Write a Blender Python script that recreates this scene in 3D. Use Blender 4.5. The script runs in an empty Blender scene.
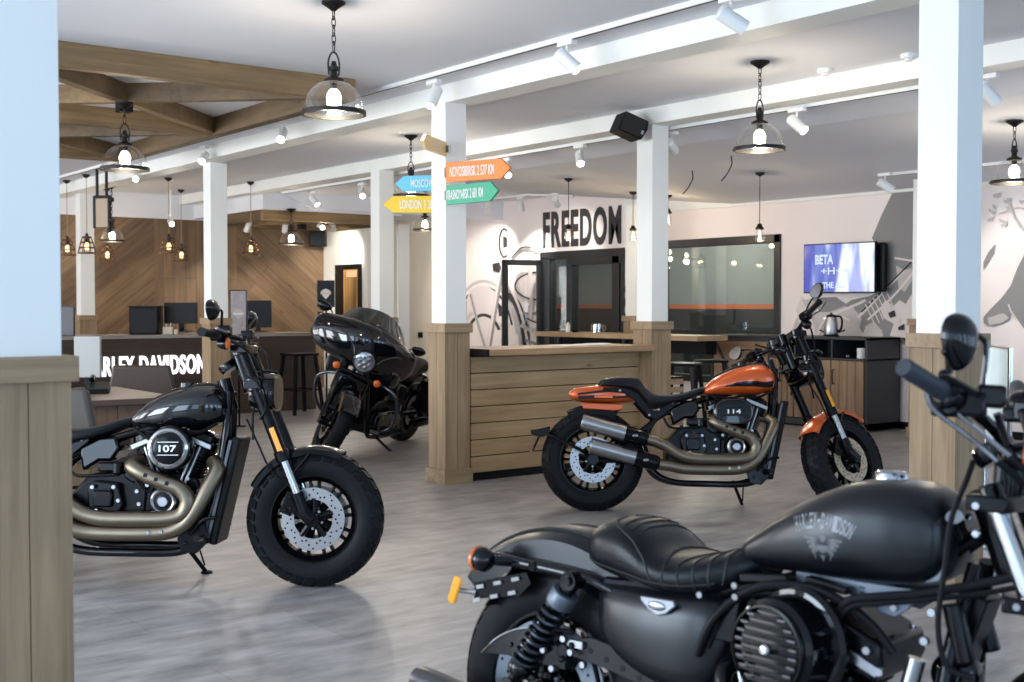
import bpy, bmesh, math, random
from mathutils import Vector, Matrix
from mathutils.bvhtree import BVHTree
random.seed(7)
C = bpy.context.scene.collection
sc = bpy.context.scene
PI = math.pi
# ------------------------------------------------------------------ camera
CAM_YAW = math.radians(37.4); CAM_PITCH = math.atan(36/1200); EYE = 1.35; FPX = 1200.0
cam = bpy.data.cameras.new('camera'); camo = bpy.data.objects.new('camera', cam); C.objects.link(camo)
cam.sensor_width = 36; cam.lens = 36*FPX/1024; cam.clip_start = .05; cam.clip_end = 100
camo.location = (0, 0, EYE); camo.rotation_euler = (PI/2 - CAM_PITCH, 0, -CAM_YAW)
cam.dof.use_dof = True; cam.dof.focus_distance = 7.0; cam.dof.aperture_fstop = 4.5
sc.camera = camo
# ------------------------------------------------------------------ world, daylight, exposure
w = bpy.data.worlds.new('sky'); sc.world = w; w.use_nodes = True
bg = w.node_tree.nodes['Background']; bg.inputs[0].default_value = (.62, .78, 1, 1); bg.inputs[1].default_value = 1.2
sc.view_settings.view_transform = 'Standard'; sc.view_settings.look = 'None'
sc.view_settings.gamma = 1; sc.view_settings.use_curve_mapping = False; sc.view_settings.exposure = 0.20
def area(name, loc, rot, sx, sy, power, col):
    l = bpy.data.lights.new(name, 'AREA'); l.shape = 'RECTANGLE'; l.size = sx; l.size_y = sy; l.energy = power; l.color = col
    o = bpy.data.objects.new(name, l); C.objects.link(o); o.location = loc; o.rotation_euler = rot
    return o
# daylight entering through the shop-front windows (south and west walls of the room, behind the viewer)
for i in range(6): area('daylight_south', (-3.5+14.8/6*(i+.5), -3.85, 1.5), (PI/2, 0, 0), 1.0, 2.0, 30, (.46, .70, 1))
for i in range(9): area('daylight_west', (-3.55, -3.8+21.3/9*(i+.5), 1.5), (PI/2, 0, -PI/2), 1.5, 2.2, (18, 18, 60, 190, 120, 120, 120, 120, 120)[i], (.62, .81, 1) if i < 3 else (.72, .86, 1) if i == 3 else (.97, .98, 1))
# ------------------------------------------------------------------ view geometry helpers (real world positions from the survey of the room)
_f = Vector((math.sin(CAM_YAW)*math.cos(CAM_PITCH), math.cos(CAM_YAW)*math.cos(CAM_PITCH), -math.sin(CAM_PITCH)))
_r = Vector((math.cos(CAM_YAW), -math.sin(CAM_YAW), 0)); _u = _r.cross(_f); _c = Vector((0, 0, EYE))
def ray(x, y): return _f + _r*(x-512)/FPX + _u*(341-y)/FPX
def onp(x, y, ax, val):
    d = ray(x, y); return _c + d*((val-_c[ax])/d[ax])
def onX(x, y, X): return onp(x, y, 0, X)
def onY(x, y, Y): return onp(x, y, 1, Y)
def onZ(x, y, z): return onp(x, y, 2, z)
def atD(x, y, D): return _c + ray(x, y)*D
def cw(lat, Z, z=0): return Vector((lat*math.cos(CAM_YAW)+Z*math.sin(CAM_YAW), -lat*math.sin(CAM_YAW)+Z*math.cos(CAM_YAW), z))
# ------------------------------------------------------------------ materials
def mat(name, col, rough=.5, metal=0, coat=0, emit=None, es=0, noise=0, nscale=20, bump=0, bscale=60, spec=.5, stretch=None):
    m = bpy.data.materials.new(name); m.use_nodes = True; nt = m.node_tree; b = nt.nodes['Principled BSDF']
    b.inputs['Base Color'].default_value = (*col, 1); b.inputs['Roughness'].default_value = rough
    b.inputs['Metallic'].default_value = metal; b.inputs['Coat Weight'].default_value = coat; b.inputs['Coat Roughness'].default_value = .04
    b.inputs['Specular IOR Level'].default_value = spec
    if emit: b.inputs['Emission Color'].default_value = (*emit, 1); b.inputs['Emission Strength'].default_value = es
    if noise or bump:
        tc = nt.nodes.new('ShaderNodeTexCoord'); mp = nt.nodes.new('ShaderNodeMapping'); nt.links.new(tc.outputs['Object'], mp.inputs[0])
        if stretch: mp.inputs['Scale'].default_value = stretch
    if noise:
        n = nt.nodes.new('ShaderNodeTexNoise'); n.inputs['Scale'].default_value = nscale; n.inputs['Detail'].default_value = 4
        nt.links.new(mp.outputs[0], n.inputs[0])
        r = nt.nodes.new('ShaderNodeMix'); r.data_type = 'RGBA'
        r.inputs[6].default_value = (*[c*(1-noise) for c in col], 1); r.inputs[7].default_value = (*[min(1, c*(1+noise)) for c in col], 1)
        nt.links.new(n.outputs['Fac'], r.inputs[0]); nt.links.new(r.outputs[2], b.inputs['Base Color'])
    if bump:
        n2 = nt.nodes.new('ShaderNodeTexNoise'); n2.inputs['Scale'].default_value = bscale; nt.links.new(mp.outputs[0], n2.inputs[0])
        bp = nt.nodes.new('ShaderNodeBump'); bp.inputs['Strength'].default_value = bump; bp.inputs['Distance'].default_value = .01
        nt.links.new(n2.outputs['Fac'], bp.inputs['Height']); nt.links.new(bp.outputs[0], b.inputs['Normal'])
    return m
def wood(name, c1, c2, axis='Z', rough=.6, gscale=1.0, rot=None, plank=None, gap=(.03, .02, .01)):
    """grain stretched along an axis of object space; optional plank joints"""
    m = bpy.data.materials.new(name); m.use_nodes = True; nt = m.node_tree; N = nt.nodes; L = nt.links; b = N['Principled BSDF']
    b.inputs['Roughness'].default_value = rough
    tc = N.new('ShaderNodeTexCoord'); m0 = N.new('ShaderNodeMapping'); L.new(tc.outputs['Object'], m0.inputs[0])
    if rot: m0.inputs['Rotation'].default_value = rot
    mp = N.new('ShaderNodeMapping'); L.new(m0.outputs[0], mp.inputs[0])
    s = {'X': (.7, 14, 14), 'Y': (14, .7, 14), 'Z': (14, 14, .7)}[axis]
    mp.inputs['Scale'].default_value = [v*gscale for v in s]
    n = N.new('ShaderNodeTexNoise'); n.inputs['Scale'].default_value = 1.6; n.inputs['Detail'].default_value = 7; n.inputs['Roughness'].default_value = .65; n.inputs['Distortion'].default_value = .6
    L.new(mp.outputs[0], n.inputs[0])
    mp3 = N.new('ShaderNodeMapping'); L.new(m0.outputs[0], mp3.inputs[0]); mp3.inputs['Scale'].default_value = [max(.8, v*.16)*gscale for v in s]
    n3 = N.new('ShaderNodeTexNoise'); n3.inputs['Scale'].default_value = 1.3; n3.inputs['Detail'].default_value = 3; L.new(mp3.outputs[0], n3.inputs[0])
    ad = N.new('ShaderNodeMath'); ad.operation = 'ADD'; L.new(n.outputs['Fac'], ad.inputs[0]); L.new(n3.outputs['Fac'], ad.inputs[1])
    rp = N.new('ShaderNodeValToRGB'); L.new(ad.outputs[0], rp.inputs[0])
    mm = N.new('ShaderNodeMath'); mm.operation = 'MULTIPLY'; mm.inputs[1].default_value = .5; L.new(ad.outputs[0], mm.inputs[0]); L.new(mm.outputs[0], rp.inputs[0])
    rp.color_ramp.elements[0].position = .36; rp.color_ramp.elements[0].color = (*c1, 1)
    rp.color_ramp.elements[1].position = .62; rp.color_ramp.elements[1].color = (*c2, 1)
    out = rp.outputs[0]
    # knots
    vo = N.new('ShaderNodeTexVoronoi'); vo.inputs['Scale'].default_value = 2.3
    mp2 = N.new('ShaderNodeMapping'); L.new(m0.outputs[0], mp2.inputs[0]); mp2.inputs['Scale'].default_value = {'X': (.8, 2, 2), 'Y': (2, .8, 2), 'Z': (2, 2, .8)}[axis]
    L.new(mp2.outputs[0], vo.inputs[0])
    kr = N.new('ShaderNodeValToRGB'); L.new(vo.outputs['Distance'], kr.inputs[0])
    kr.color_ramp.elements[0].position = .03; kr.color_ramp.elements[0].color = (.35, .35, .35, 1); kr.color_ramp.elements[1].position = .10; kr.color_ramp.elements[1].color = (1, 1, 1, 1)
    mx = N.new('ShaderNodeMix'); mx.data_type = 'RGBA'; mx.blend_type = 'MULTIPLY'; mx.inputs[0].default_value = .7
    L.new(out, mx.inputs[6]); L.new(kr.outputs[0], mx.inputs[7]); out = mx.outputs[2]
    if plank:   # plank = (length, width) in the texture's XY after m0
        br = N.new('ShaderNodeTexBrick'); L.new(m0.outputs[0], br.inputs[0]); br.inputs['Scale'].default_value = 1
        br.inputs['Brick Width'].default_value = plank[0]; br.inputs['Row Height'].default_value = plank[1]; br.inputs['Mortar Size'].default_value = .004
        br.inputs['Color1'].default_value = (.80, .79, .78, 1); br.inputs['Color2'].default_value = (1.12, 1.11, 1.1, 1); br.inputs['Mortar'].default_value = (.5, .47, .45, 1)
        m4 = N.new('ShaderNodeMix'); m4.data_type = 'RGBA'; m4.blend_type = 'MULTIPLY'; m4.inputs[0].default_value = 1
        L.new(out, m4.inputs[6]); L.new(br.outputs['Color'], m4.inputs[7]); out = m4.outputs[2]
    L.new(out, b.inputs['Base Color'])
    return m
def glass(name, tint=(1, 1, 1), refl=.12, rough=.02):
    m = bpy.data.materials.new(name); m.use_nodes = True; nt = m.node_tree; nt.nodes.clear()
    o = nt.nodes.new('ShaderNodeOutputMaterial'); mx = nt.nodes.new('ShaderNodeMixShader'); t = nt.nodes.new('ShaderNodeBsdfTransparent'); g = nt.nodes.new('ShaderNodeBsdfGlossy')
    lw = nt.nodes.new('ShaderNodeLayerWeight'); lw.inputs[0].default_value = refl*2.2
    ma = nt.nodes.new('ShaderNodeMath'); ma.operation = 'ADD'; ma.inputs[1].default_value = refl*.5; ma.use_clamp = True
    t.inputs[0].default_value = (*tint, 1); g.inputs['Roughness'].default_value = rough
    nt.links.new(lw.outputs['Facing'], ma.inputs[0]); nt.links.new(ma.outputs[0], mx.inputs[0])
    nt.links.new(t.outputs[0], mx.inputs[1]); nt.links.new(g.outputs[0], mx.inputs[2]); nt.links.new(mx.outputs[0], o.inputs[0])
    return m
# ------------------------------------------------------------------ mesh builder
def spline(pts, k=6):
    P = [Vector(p) for p in pts]
    if len(P) < 3 or k <= 1: return P
    Q = [P[0]*2-P[1]] + P + [P[-1]*2-P[-2]]; out = []
    for i in range(1, len(Q)-2):
        p0, p1, p2, p3 = Q[i-1:i+3]
        for j in range(k):
            t = j/k
            out.append(.5*((2*p1)+(p2-p0)*t+(2*p0-5*p1+4*p2-p3)*t*t+(3*p1-p0-3*p2+p3)*t**3))
    return out+[P[-1]]
def frame(d):
    d = Vector(d).normalized(); a = Vector((0, 0, 1)) if abs(d.z) < .9 else Vector((1, 0, 0))
    u = a.cross(d).normalized(); return u, d.cross(u)
class MB:
    def __init__(s, M=None): s.v = []; s.f = []; s.m = []; s.mi = 0; s.M = M
    def add(s, vs, fs):
        n = len(s.v); s.v += [Vector(v) for v in vs]; s.f += [tuple(i+n for i in f) for f in fs]; s.m += [s.mi]*len(fs); return s
    def box(s, c, sz, R=None):
        x, y, z = [q/2 for q in sz]; c = Vector(c)
        vs = [Vector(p) for p in ((-x,-y,-z),(x,-y,-z),(x,y,-z),(-x,y,-z),(-x,-y,z),(x,-y,z),(x,y,z),(-x,y,z))]
        if R is not None: vs = [R @ v for v in vs]
        return s.add([v+c for v in vs], [(0,3,2,1),(4,5,6,7),(0,1,5,4),(1,2,6,5),(2,3,7,6),(3,0,4,7)])
    def bb(s, lo, hi): return s.box([(a+b)/2 for a, b in zip(lo, hi)], [abs(b-a) for a, b in zip(lo, hi)])
    def rings(s, R, closed=True, cap0=True, cap1=True, loop=False):
        n = len(R[0]); vs = [p for r in R for p in r]; fs = []; K = len(R)
        for i in range(K if loop else K-1):
            a = i*n; b = ((i+1) % K)*n
            for j in range(n if closed else n-1):
                k = (j+1) % n; fs.append((a+j, a+k, b+k, b+j))
        if not loop:
            if cap0: fs.append(tuple(range(n-1, -1, -1)))
            if cap1: fs.append(tuple((K-1)*n+j for j in range(n)))
        return s.add(vs, fs)
    def cyl(s, p0, p1, r0, r1=None, n=20):
        p0 = Vector(p0); p1 = Vector(p1); r1 = r0 if r1 is None else r1; u, v = frame(p1-p0)
        return s.rings([[p+(u*math.cos(2*PI*i/n)+v*math.sin(2*PI*i/n))*r for i in range(n)] for p, r in ((p0, r0), (p1, r1))])
    def tube(s, pts, r, n=10, k=6, flat=1.0, close=False):
        P = spline(pts, k); R = []; u = None
        for i, p in enumerate(P):
            d = (P[min(i+1, len(P)-1)]-P[max(i-1, 0)]).normalized()
            if u is None: u, v = frame(d)
            else:
                u = (u-d*u.dot(d)).normalized(); v = d.cross(u)
            rr = r[0]+(r[1]-r[0])*i/(len(P)-1) if isinstance(r, tuple) else r
            R.append([p+(u*math.cos(2*PI*j/n)*rr+v*math.sin(2*PI*j/n)*rr*flat) for j in range(n)])
        return s.rings(R)
    def lathe(s, prof, o=(0,0,0), ax=(0,0,1), n=32, closed=False, a0=0, a1=2*PI):
        """prof: (radius, height along ax)"""
        o = Vector(o); ax = Vector(ax).normalized(); u, v = frame(ax); full = abs(a1-a0) > 6.28
        R = []
        for i in range(n if full else n+1):
            a = a0+(a1-a0)*i/n; d = u*math.cos(a)+v*math.sin(a)
            R.append([o+d*max(r, 1e-5)+ax*h for r, h in prof])
        return s.rings(R, closed=closed, loop=full, cap0=False, cap1=False)
    def ell(s, c, r, n=20, m=12):
        c = Vector(c); r = r if hasattr(r, '__len__') else (r, r, r)
        R = [[c+Vector((r[0]*math.sin(PI*i/m)*math.cos(2*PI*j/n), r[1]*math.sin(PI*i/m)*math.sin(2*PI*j/n), r[2]*math.cos(PI*i/m))) for j in range(n)] for i in range(m, -1, -1)]
        R[0] = [c-Vector((0,0,r[2]))+(p-c)*.001 for p in R[1]]; R[-1] = [c+Vector((0,0,r[2]))+(p-c)*.001 for p in R[-2]]
        return s.rings(R)
    def prism(s, poly, o, u, v, d):
        """poly (a,b) in the plane o+a*u+b*v, thickness vector d"""
        o = Vector(o); u = Vector(u); v = Vector(v); d = Vector(d); n = len(poly)
        ar = sum(poly[i][0]*poly[(i+1)%n][1]-poly[(i+1)%n][0]*poly[i][1] for i in range(n))
        if (ar > 0) != (u.cross(v).dot(d) > 0): poly = list(reversed(poly))
        A = [o+u*a+v*b for a, b in poly]
        return s.rings([A, [p+d for p in A]])
    def build(s, name, mats, parent=None, smooth=35, bevel=0, sub=0, seg=2):
        if s.M is not None: s.v = [s.M @ v for v in s.v]
        me = bpy.data.meshes.new(name); me.from_pydata([tuple(v) for v in s.v], [], s.f); 
        for m in (mats if isinstance(mats, (list, tuple)) else [mats]): me.materials.append(m)
        me.polygons.foreach_set('material_index', s.m)
        bm = bmesh.new(); bm.from_mesh(me); bmesh.ops.recalc_face_normals(bm, faces=bm.faces); bm.to_mesh(me); bm.free()
        if smooth:
            me.polygons.foreach_set('use_smooth', [True]*len(me.polygons)); me.set_sharp_from_angle(angle=math.radians(smooth))
        me.update()
        o = bpy.data.objects.new(name, me); C.objects.link(o)
        if parent is not None: o.parent = parent
        if bevel:
            b = o.modifiers.new('bevel', 'BEVEL'); b.width = bevel; b.segments = seg; b.limit_method = 'ANGLE'; b.angle_limit = math.radians(40)
        if sub:
            b = o.modifiers.new('sub', 'SUBSURF'); b.levels = sub; b.render_levels = sub
        return o
def thing(name, label, cat, loc=(0,0,0), rot=None, group=None):
    o = bpy.data.objects.new(name, None); C.objects.link(o); o.location = loc; o.empty_display_size = .1
    if rot is not None: o.rotation_euler = rot
    o['label'] = label; o['category'] = cat
    if group: o['group'] = group
    return o
def tag(o, label, cat, group=None):
    o['label'] = label; o['category'] = cat
    if group: o['group'] = group
    return o
def struct(o): o['kind'] = 'structure'; return o
def copy_tree(o, parent=None):
    c = o.copy(); C.objects.link(c); c.parent = parent
    for ch in [q for q in bpy.data.objects if q.parent == o]: copy_tree(ch, c)
    return c
_font = {}
def text_geo(body, bold=.02, spacing=1.0):
    cu = bpy.data.curves.new('t', 'FONT'); cu.body = body; cu.size = 1; cu.offset = bold; cu.space_character = spacing; cu.resolution_u = 4; cu.extrude = .5
    ob = bpy.data.objects.new('t', cu); C.objects.link(ob); dg = bpy.context.evaluated_depsgraph_get()
    me = bpy.data.meshes.new_from_object(ob.evaluated_get(dg))
    v = [q.co.copy() for q in me.vertices]; f = [tuple(p.vertices) for p in me.polygons]
    bpy.data.objects.remove(ob); bpy.data.curves.remove(cu); bpy.data.meshes.remove(me)
    x0 = min(q.x for q in v); x1 = max(q.x for q in v); y0 = min(q.y for q in v); y1 = max(q.y for q in v)
    return [Vector(((q.x-x0)/(x1-x0), (q.y-y0)/(y1-y0), q.z+.5)) for q in v], f
def text(mb, body, o, u, v, wdt, hgt, n, depth=.003, bold=.02, spacing=1.0):
    """lettering centred on o, u right, v up, n outward normal, raised by depth"""
    vs, fs = text_geo(body, bold, spacing); o = Vector(o); u = Vector(u).normalized(); v = Vector(v).normalized(); n = Vector(n).normalized()
    mb.add([o+u*(q.x-.5)*wdt+v*(q.y-.5)*hgt+n*q.z*depth for q in vs], fs)
# shared materials
M = {}
M['white_paint'] = mat('white_paint', (.84, .84, .79), .55, noise=.015, nscale=3)
M['ceiling'] = mat('ceiling_paint', (.74, .755, .80), .7, noise=.03, nscale=1.2)
M['pink_wall'] = mat('rose_white_wall', (.88, .79, .755), .75, noise=.02, nscale=2)
M['cream_wall'] = mat('cream_wall', (.66, .60, .48), .75, noise=.02, nscale=2)
M['black_metal'] = mat('black_metal', (.004, .004, .005), .26, spec=.17)
M['black_satin'] = mat('black_satin', (.003, .003, .004), .18, spec=.18)
M['black_gloss'] = mat('black_gloss_enamel', (.002, .002, .003), .07, coat=.45, spec=.15)
M['black_plastic'] = mat('black_plastic', (.006, .006, .007), .42, spec=.14)
M['chrome'] = mat('chrome', (.50, .51, .53), .10, 1)
M['steel'] = mat('brushed_steel', (.40, .40, .41), .3, 1, noise=.12, nscale=40, stretch=(1, 30, 30))
M['alu'] = mat('cast_aluminium', (.32, .32, .335), .28, 1)
M['rubber'] = mat('tyre_rubber', (.0085, .009, .0105), .45, bump=.1, bscale=300, spec=.12)
M['leather'] = mat('black_leather', (.008, .009, .012), .42, bump=.3, bscale=220, spec=.2)
M['orange_lens'] = mat('amber_lens', (.66, .13, .012), .15, coat=.6)
M['bronze'] = mat('bronze_exhaust', (.215, .180, .132), .40, 1, noise=.1, nscale=8)
M['lamp_white'] = mat('lamp_white', (.82, .82, .8), .35)
M['bulb'] = mat('lit_bulb', (1, .9, .7), .4, emit=(1, .88, .68), es=16)
M['spot_lens'] = mat('lit_spot_lens', (1, 1, 1), .4, emit=(1, .96, .9), es=7)
M['clear'] = glass('clear_glass', (.99, .99, .99), .07)
M['dark_metal'] = mat('oil_rubbed_metal', (.02, .018, .016), .45, .6)
# ================================================================== ROOM
XW, YS, YN, XE = -3.5, -3.8, 17.5, 11.3
# floor: brushed grey vinyl
def floor_mat():
    m = bpy.data.materials.new('brushed_grey_floor'); m.use_nodes = True; nt = m.node_tree; N = nt.nodes; L = nt.links; b = N['Principled BSDF']
    tc = N.new('ShaderNodeTexCoord'); mp = N.new('ShaderNodeMapping'); L.new(tc.outputs['Object'], mp.inputs[0]); mp.inputs['Rotation'].default_value = (0, 0, math.radians(30)); mp.inputs['Scale'].default_value = (1.5, 7, 1)
    n = N.new('ShaderNodeTexNoise'); n.inputs['Scale'].default_value = 2.2; n.inputs['Detail'].default_value = 8; n.inputs['Roughness'].default_value = .7; n.inputs['Distortion'].default_value = .4; L.new(mp.outputs[0], n.inputs[0])
    mp2 = N.new('ShaderNodeMapping'); L.new(tc.outputs['Object'], mp2.inputs[0]); mp2.inputs['Rotation'].default_value = (0, 0, math.radians(-8)); mp2.inputs['Scale'].default_value = (2.5, 5, 1)
    n2 = N.new('ShaderNodeTexNoise'); n2.inputs['Scale'].default_value = 1.4; n2.inputs['Detail'].default_value = 6; L.new(mp2.outputs[0], n2.inputs[0])
    ad = N.new('ShaderNodeMath'); ad.operation = 'ADD'; L.new(n.outputs['Fac'], ad.inputs[0]); L.new(n2.outputs['Fac'], ad.inputs[1])
    mu = N.new('ShaderNodeMath'); mu.operation = 'MULTIPLY'; mu.inputs[1].default_value = .5; L.new(ad.outputs[0], mu.inputs[0])
    rp = N.new('ShaderNodeValToRGB'); L.new(mu.outputs[0], rp.inputs[0])
    rp.color_ramp.elements[0].position = .36; rp.color_ramp.elements[0].color = (.185, .175, .172, 1)
    rp.color_ramp.elements[1].position = .66; rp.color_ramp.elements[1].color = (.42, .395, .385, 1)
    br = N.new('ShaderNodeTexBrick'); L.new(tc.outputs['Object'], br.inputs[0]); br.inputs['Scale'].default_value = 1; br.inputs['Brick Width'].default_value = 1.2; br.inputs['Row Height'].default_value = .6
    br.inputs['Mortar Size'].default_value = .002; br.inputs['Color1'].default_value = (.93, .93, .93, 1); br.inputs['Color2'].default_value = (1.05, 1.05, 1.05, 1); br.inputs['Mortar'].default_value = (.7, .7, .7, 1)
    mx = N.new('ShaderNodeMix'); mx.data_type = 'RGBA'; mx.blend_type = 'MULTIPLY'; mx.inputs[0].default_value = 1; L.new(rp.outputs[0], mx.inputs[6]); L.new(br.outputs[0], mx.inputs[7])
    L.new(mx.outputs[2], b.inputs['Base Color'])
    rr = N.new('ShaderNodeMapRange'); rr.inputs[3].default_value = .30; rr.inputs[4].default_value = .48; L.new(n.outputs['Fac'], rr.inputs[0]); L.new(rr.outputs[0], b.inputs['Roughness'])
    bp = N.new('ShaderNodeBump'); bp.inputs['Strength'].default_value = .12; bp.inputs['Distance'].default_value = .01; L.new(n.outputs['Fac'], bp.inputs['Height']); L.new(bp.outputs[0], b.inputs['Normal'])
    return m
mb = MB(); mb.bb((XW-.2, YS-.2, -.1), (14.3, YN+.3, 0)); struct(mb.build('floor', floor_mat(), smooth=0))
# ceiling: flat to the second beam, then falling towards the east wall
def zc(X, Y):
    if X <= 7.2: return 3.0
    zw = 2.6 if Y < 10.2 else (2.6+(Y-10.2)/3.4*.36 if Y < 13.6 else (2.96 if Y < 15.0 else 2.68))
    z0 = 2.88 if Y < 15 else 2.70
    return z0+(zw-z0)*(X-7.2)/4.1
mb = MB(); mb.bb((XW-.2, YS-.2, 3.0), (7.2, YN+.2, 3.12))
xs = [7.2, 8, 9, 10, 11.3, 14.3]; ys = [YS-.2, 2, 8, 10.2, 11.3, 12.5, 13.6, 14.99, 15.01, YN+.2]
vs = [(x, y, zc(min(x, 11.3), y)) for x in xs for y in ys]; nY = len(ys)
fs = [(i*nY+j, i*nY+j+1, (i+1)*nY+j+1, (i+1)*nY+j) for i in range(len(xs)-1) for j in range(nY-1)]
mb.add(vs, fs); vt = [(x, y, 3.12) for x in xs for y in ys]; mb.add(vt, [tuple(reversed(f)) for f in fs])
struct(mb.build('ceiling', M['ceiling'], smooth=0))
# walls
GL = (9.85, 11.95)      # glass partition, Y range on the east wall
def wx(px_, X=XE): return onX(px_, 300, X).y
yg0, yg1 = wx(781), wx(660); yd0, yd1 = wx(625), wx(541)
mb = MB()
mb.bb((XE, YS, 0), (XE+.15, yg0, 2.98)); mb.bb((XE, yg0, 2.18), (XE+.15, yg1, 2.98)); mb.bb((XE, yg0, 0), (XE+.15, yg1, .36))
mb.bb((XE, yg1, 0), (XE+.15, yd0, 2.98)); mb.bb((XE, yd0, 2.13), (XE+.15, yd1, 2.98)); mb.bb((XE, yd1, 0), (XE+.15, 16.2, 2.98))
struct(mb.build('wall_east', M['pink_wall'], smooth=0))
mb = MB(); mb.bb((9.65, 16.1, 0), (11.45, 16.25, 2.98)); struct(mb.build('wall_passage', M['cream_wall'], smooth=0))
mb = MB(); mb.bb((9.5, 16.1, 0), (9.65, YN, 2.9)); struct(mb.build('wall_poster_side', mat('warm_white_wall', (.78, .76, .68), .7), smooth=0))
# cream cornice strip along the sloping ceiling
mb = MB(); mb.prism([(4.0, 2.57), (10.2, 2.57), (12.2, 2.60), (12.2, 2.80), (10.2, 2.62), (4.0, 2.62)], (XE-.05, 0, 0), (0, 1, 0), (0, 0, 1), (.05, 0, 0)); struct(mb.build('trim_1', M['white_paint'], smooth=0))
mb = MB(); mb.bb((XE-.015, YS, 0), (XE, yg0, .08)); struct(mb.build('baseboard_east', M['black_plastic'], smooth=0))
# timber wall (north): three bays of boards, diagonal / upright / diagonal
wa = wood('oak_boards_rising', (.075, .042, .020), (.27, .165, .085), 'X', .5, .8, rot=(PI/2, 0, 0))
def diag(name, ang): # boards in the wall's XZ plane rotated by ang
    m = wood(name, (.10, .060, .031), (.265, .168, .092), 'X', .5, .8, plank=(3.5, .17))
    mp = [n for n in m.node_tree.nodes if n.type == 'MAPPING' and n.inputs[0].links and n.inputs[0].links[0].from_node.type == 'TEX_COORD'][0]
    cmb = m.node_tree.nodes.new('ShaderNodeSeparateXYZ'); c2 = m.node_tree.nodes.new('ShaderNodeCombineXYZ'); tcn = mp.inputs[0].links[0].from_node
    m.node_tree.links.new(tcn.outputs['Object'], cmb.inputs[0]); m.node_tree.links.new(cmb.outputs[0], c2.inputs[0]); m.node_tree.links.new(cmb.outputs[2], c2.inputs[1]); m.node_tree.links.new(cmb.outputs[1], c2.inputs[2])
    m.node_tree.links.new(c2.outputs[0], mp.inputs[0]); mp.inputs['Rotation'].default_value = (0, 0, ang)
    return m
x1 = onY(155, 300, YN).x; x2 = onY(237, 300, YN).x
mb = MB(); mb.bb((XW, YN, 0), (x1, YN+.15, 2.64)); mb.mi = 1; mb.bb((x1, YN, 0), (x2, YN+.15, 2.64)); mb.mi = 2; mb.bb((x2, YN, 0), (9.5, YN+.15, 2.64))
struct(mb.build('wall_north', [diag('boards_rising', math.radians(-38)), diag('boards_upright', PI/2), diag('boards_falling', math.radians(40))], smooth=0))
mb = MB(); mb.bb((XW, YN-.03, 2.64), (9.5, YN+.15, 3.0)); struct(mb.build('trim_5', M['ceiling'], smooth=0))
# window walls behind and beside the viewer
def window_wall(name, along, fixed, lo, hi, n):
    mb = MB(); t = .2
    def put(a0, a1, z0, z1):
        if along == 'X': mb.bb((a0, fixed-t, z0), (a1, fixed, z1))
        else: mb.bb((fixed-t, a0, z0), (fixed, a1, z1))
    put(lo, hi, 0, .25); put(lo, hi, 2.75, 3.0); st = (hi-lo)/n
    for i in range(n+1):
        a = lo+i*st; put(max(lo, a-.12), min(hi, a+.12), .25, 2.75)
    struct(mb.build(name, M['white_paint'], smooth=0))
window_wall('wall_south', 'X', YS, XW, XE, 6); window_wall('wall_west', 'Y', XW, YS, YN, 9)
# beams
mb = MB(); mb.bb((5.09, YS, 2.865), (5.33, YN, 3.0)); struct(mb.build('trim_2', M['white_paint'], smooth=0))
mb = MB(); mb.bb((7.05, YS, 2.865), (7.26, YN, 3.0)); struct(mb.build('trim_3', M['white_paint'], smooth=0))
# columns: white shaft with timber cladding, a cap board and a plinth
cw_v = wood('weathered_oak_upright', (.17, .115, .062), (.38, .262, .152), 'Z', .65)
cw_h = wood('weathered_oak_level', (.17, .115, .062), (.37, .257, .152), 'X', .65)
cw_hy = wood('weathered_oak_cap', (.21, .155, .105), (.40, .30, .21), 'Y', .65)
colmat = mat('column_paint', (.84, .84, .80), .5)
def column(x, y, label, top=2.865, w=.19):
    t = thing('column', label, 'column', (x, y, 0), group='white columns with timber bases'); W = w
    mb = MB(); mb.bb((0, 0, 0), (W, W, top)); mb.build('shaft', colmat, t, smooth=0, bevel=.003)
    mb = MB(); e = .018
    h = W/2+e
    for a in (0, 1):     # two boards per face, a hairline apart
        a0, a1 = (-e, W/2-.0015) if a == 0 else (W/2+.0015, W+e)
        mb.bb((a0, -e, .11), (a1, 0, 1.145)); mb.bb((a0, W, .11), (a1, W+e, 1.145))
        b0, b1 = (0, W/2-.0015) if a == 0 else (W/2+.0015, W)
        mb.bb((-e, b0, .11), (0, b1, 1.145)); mb.bb((W, b0, .11), (W+e, b1, 1.145))
    mb.build('cladding', cw_v, t, smooth=0)
    e2 = .036
    mb = MB(); mb.bb((-e2, -e2, 1.142), (W+e2, W+e2, 1.212)); mb.build('cap_board', cw_h, t, smooth=0, bevel=.004)
    mb = MB(); mb.bb((-e2, -e2, 0), (W+e2, W+e2, .11)); mb.build('plinth', cw_h, t, smooth=0, bevel=.003)
    return t
column(.82, 3.34, 'nearest column at the left edge of the picture, pale blue in window light', 3.0)
column(5.07, 7.45, 'column carrying the coloured direction signs beside the timber counter')
column(5.16, 3.265, 'bright white column on the right behind the matt black motorcycle mirror', w=.215)
column(5.22, 12.1, 'column in front of the reception desk with the lit lettering')
column(5.25, 16.5, 'far left column behind the low reception desk, by the hanging blackboard frame')
column(7.08, 7.32, 'column at the right end of the timber counter with the black speaker')
column(7.0, 11.6, 'column behind the black touring motorcycle, left of the sign column')
column(10.5, 11.15, 'column standing behind the long bar, mostly hidden by the speaker column', 2.62)
column(10.62, 7.02, 'column against the mural wall, mostly hidden behind the bright right column', 2.62)
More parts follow.
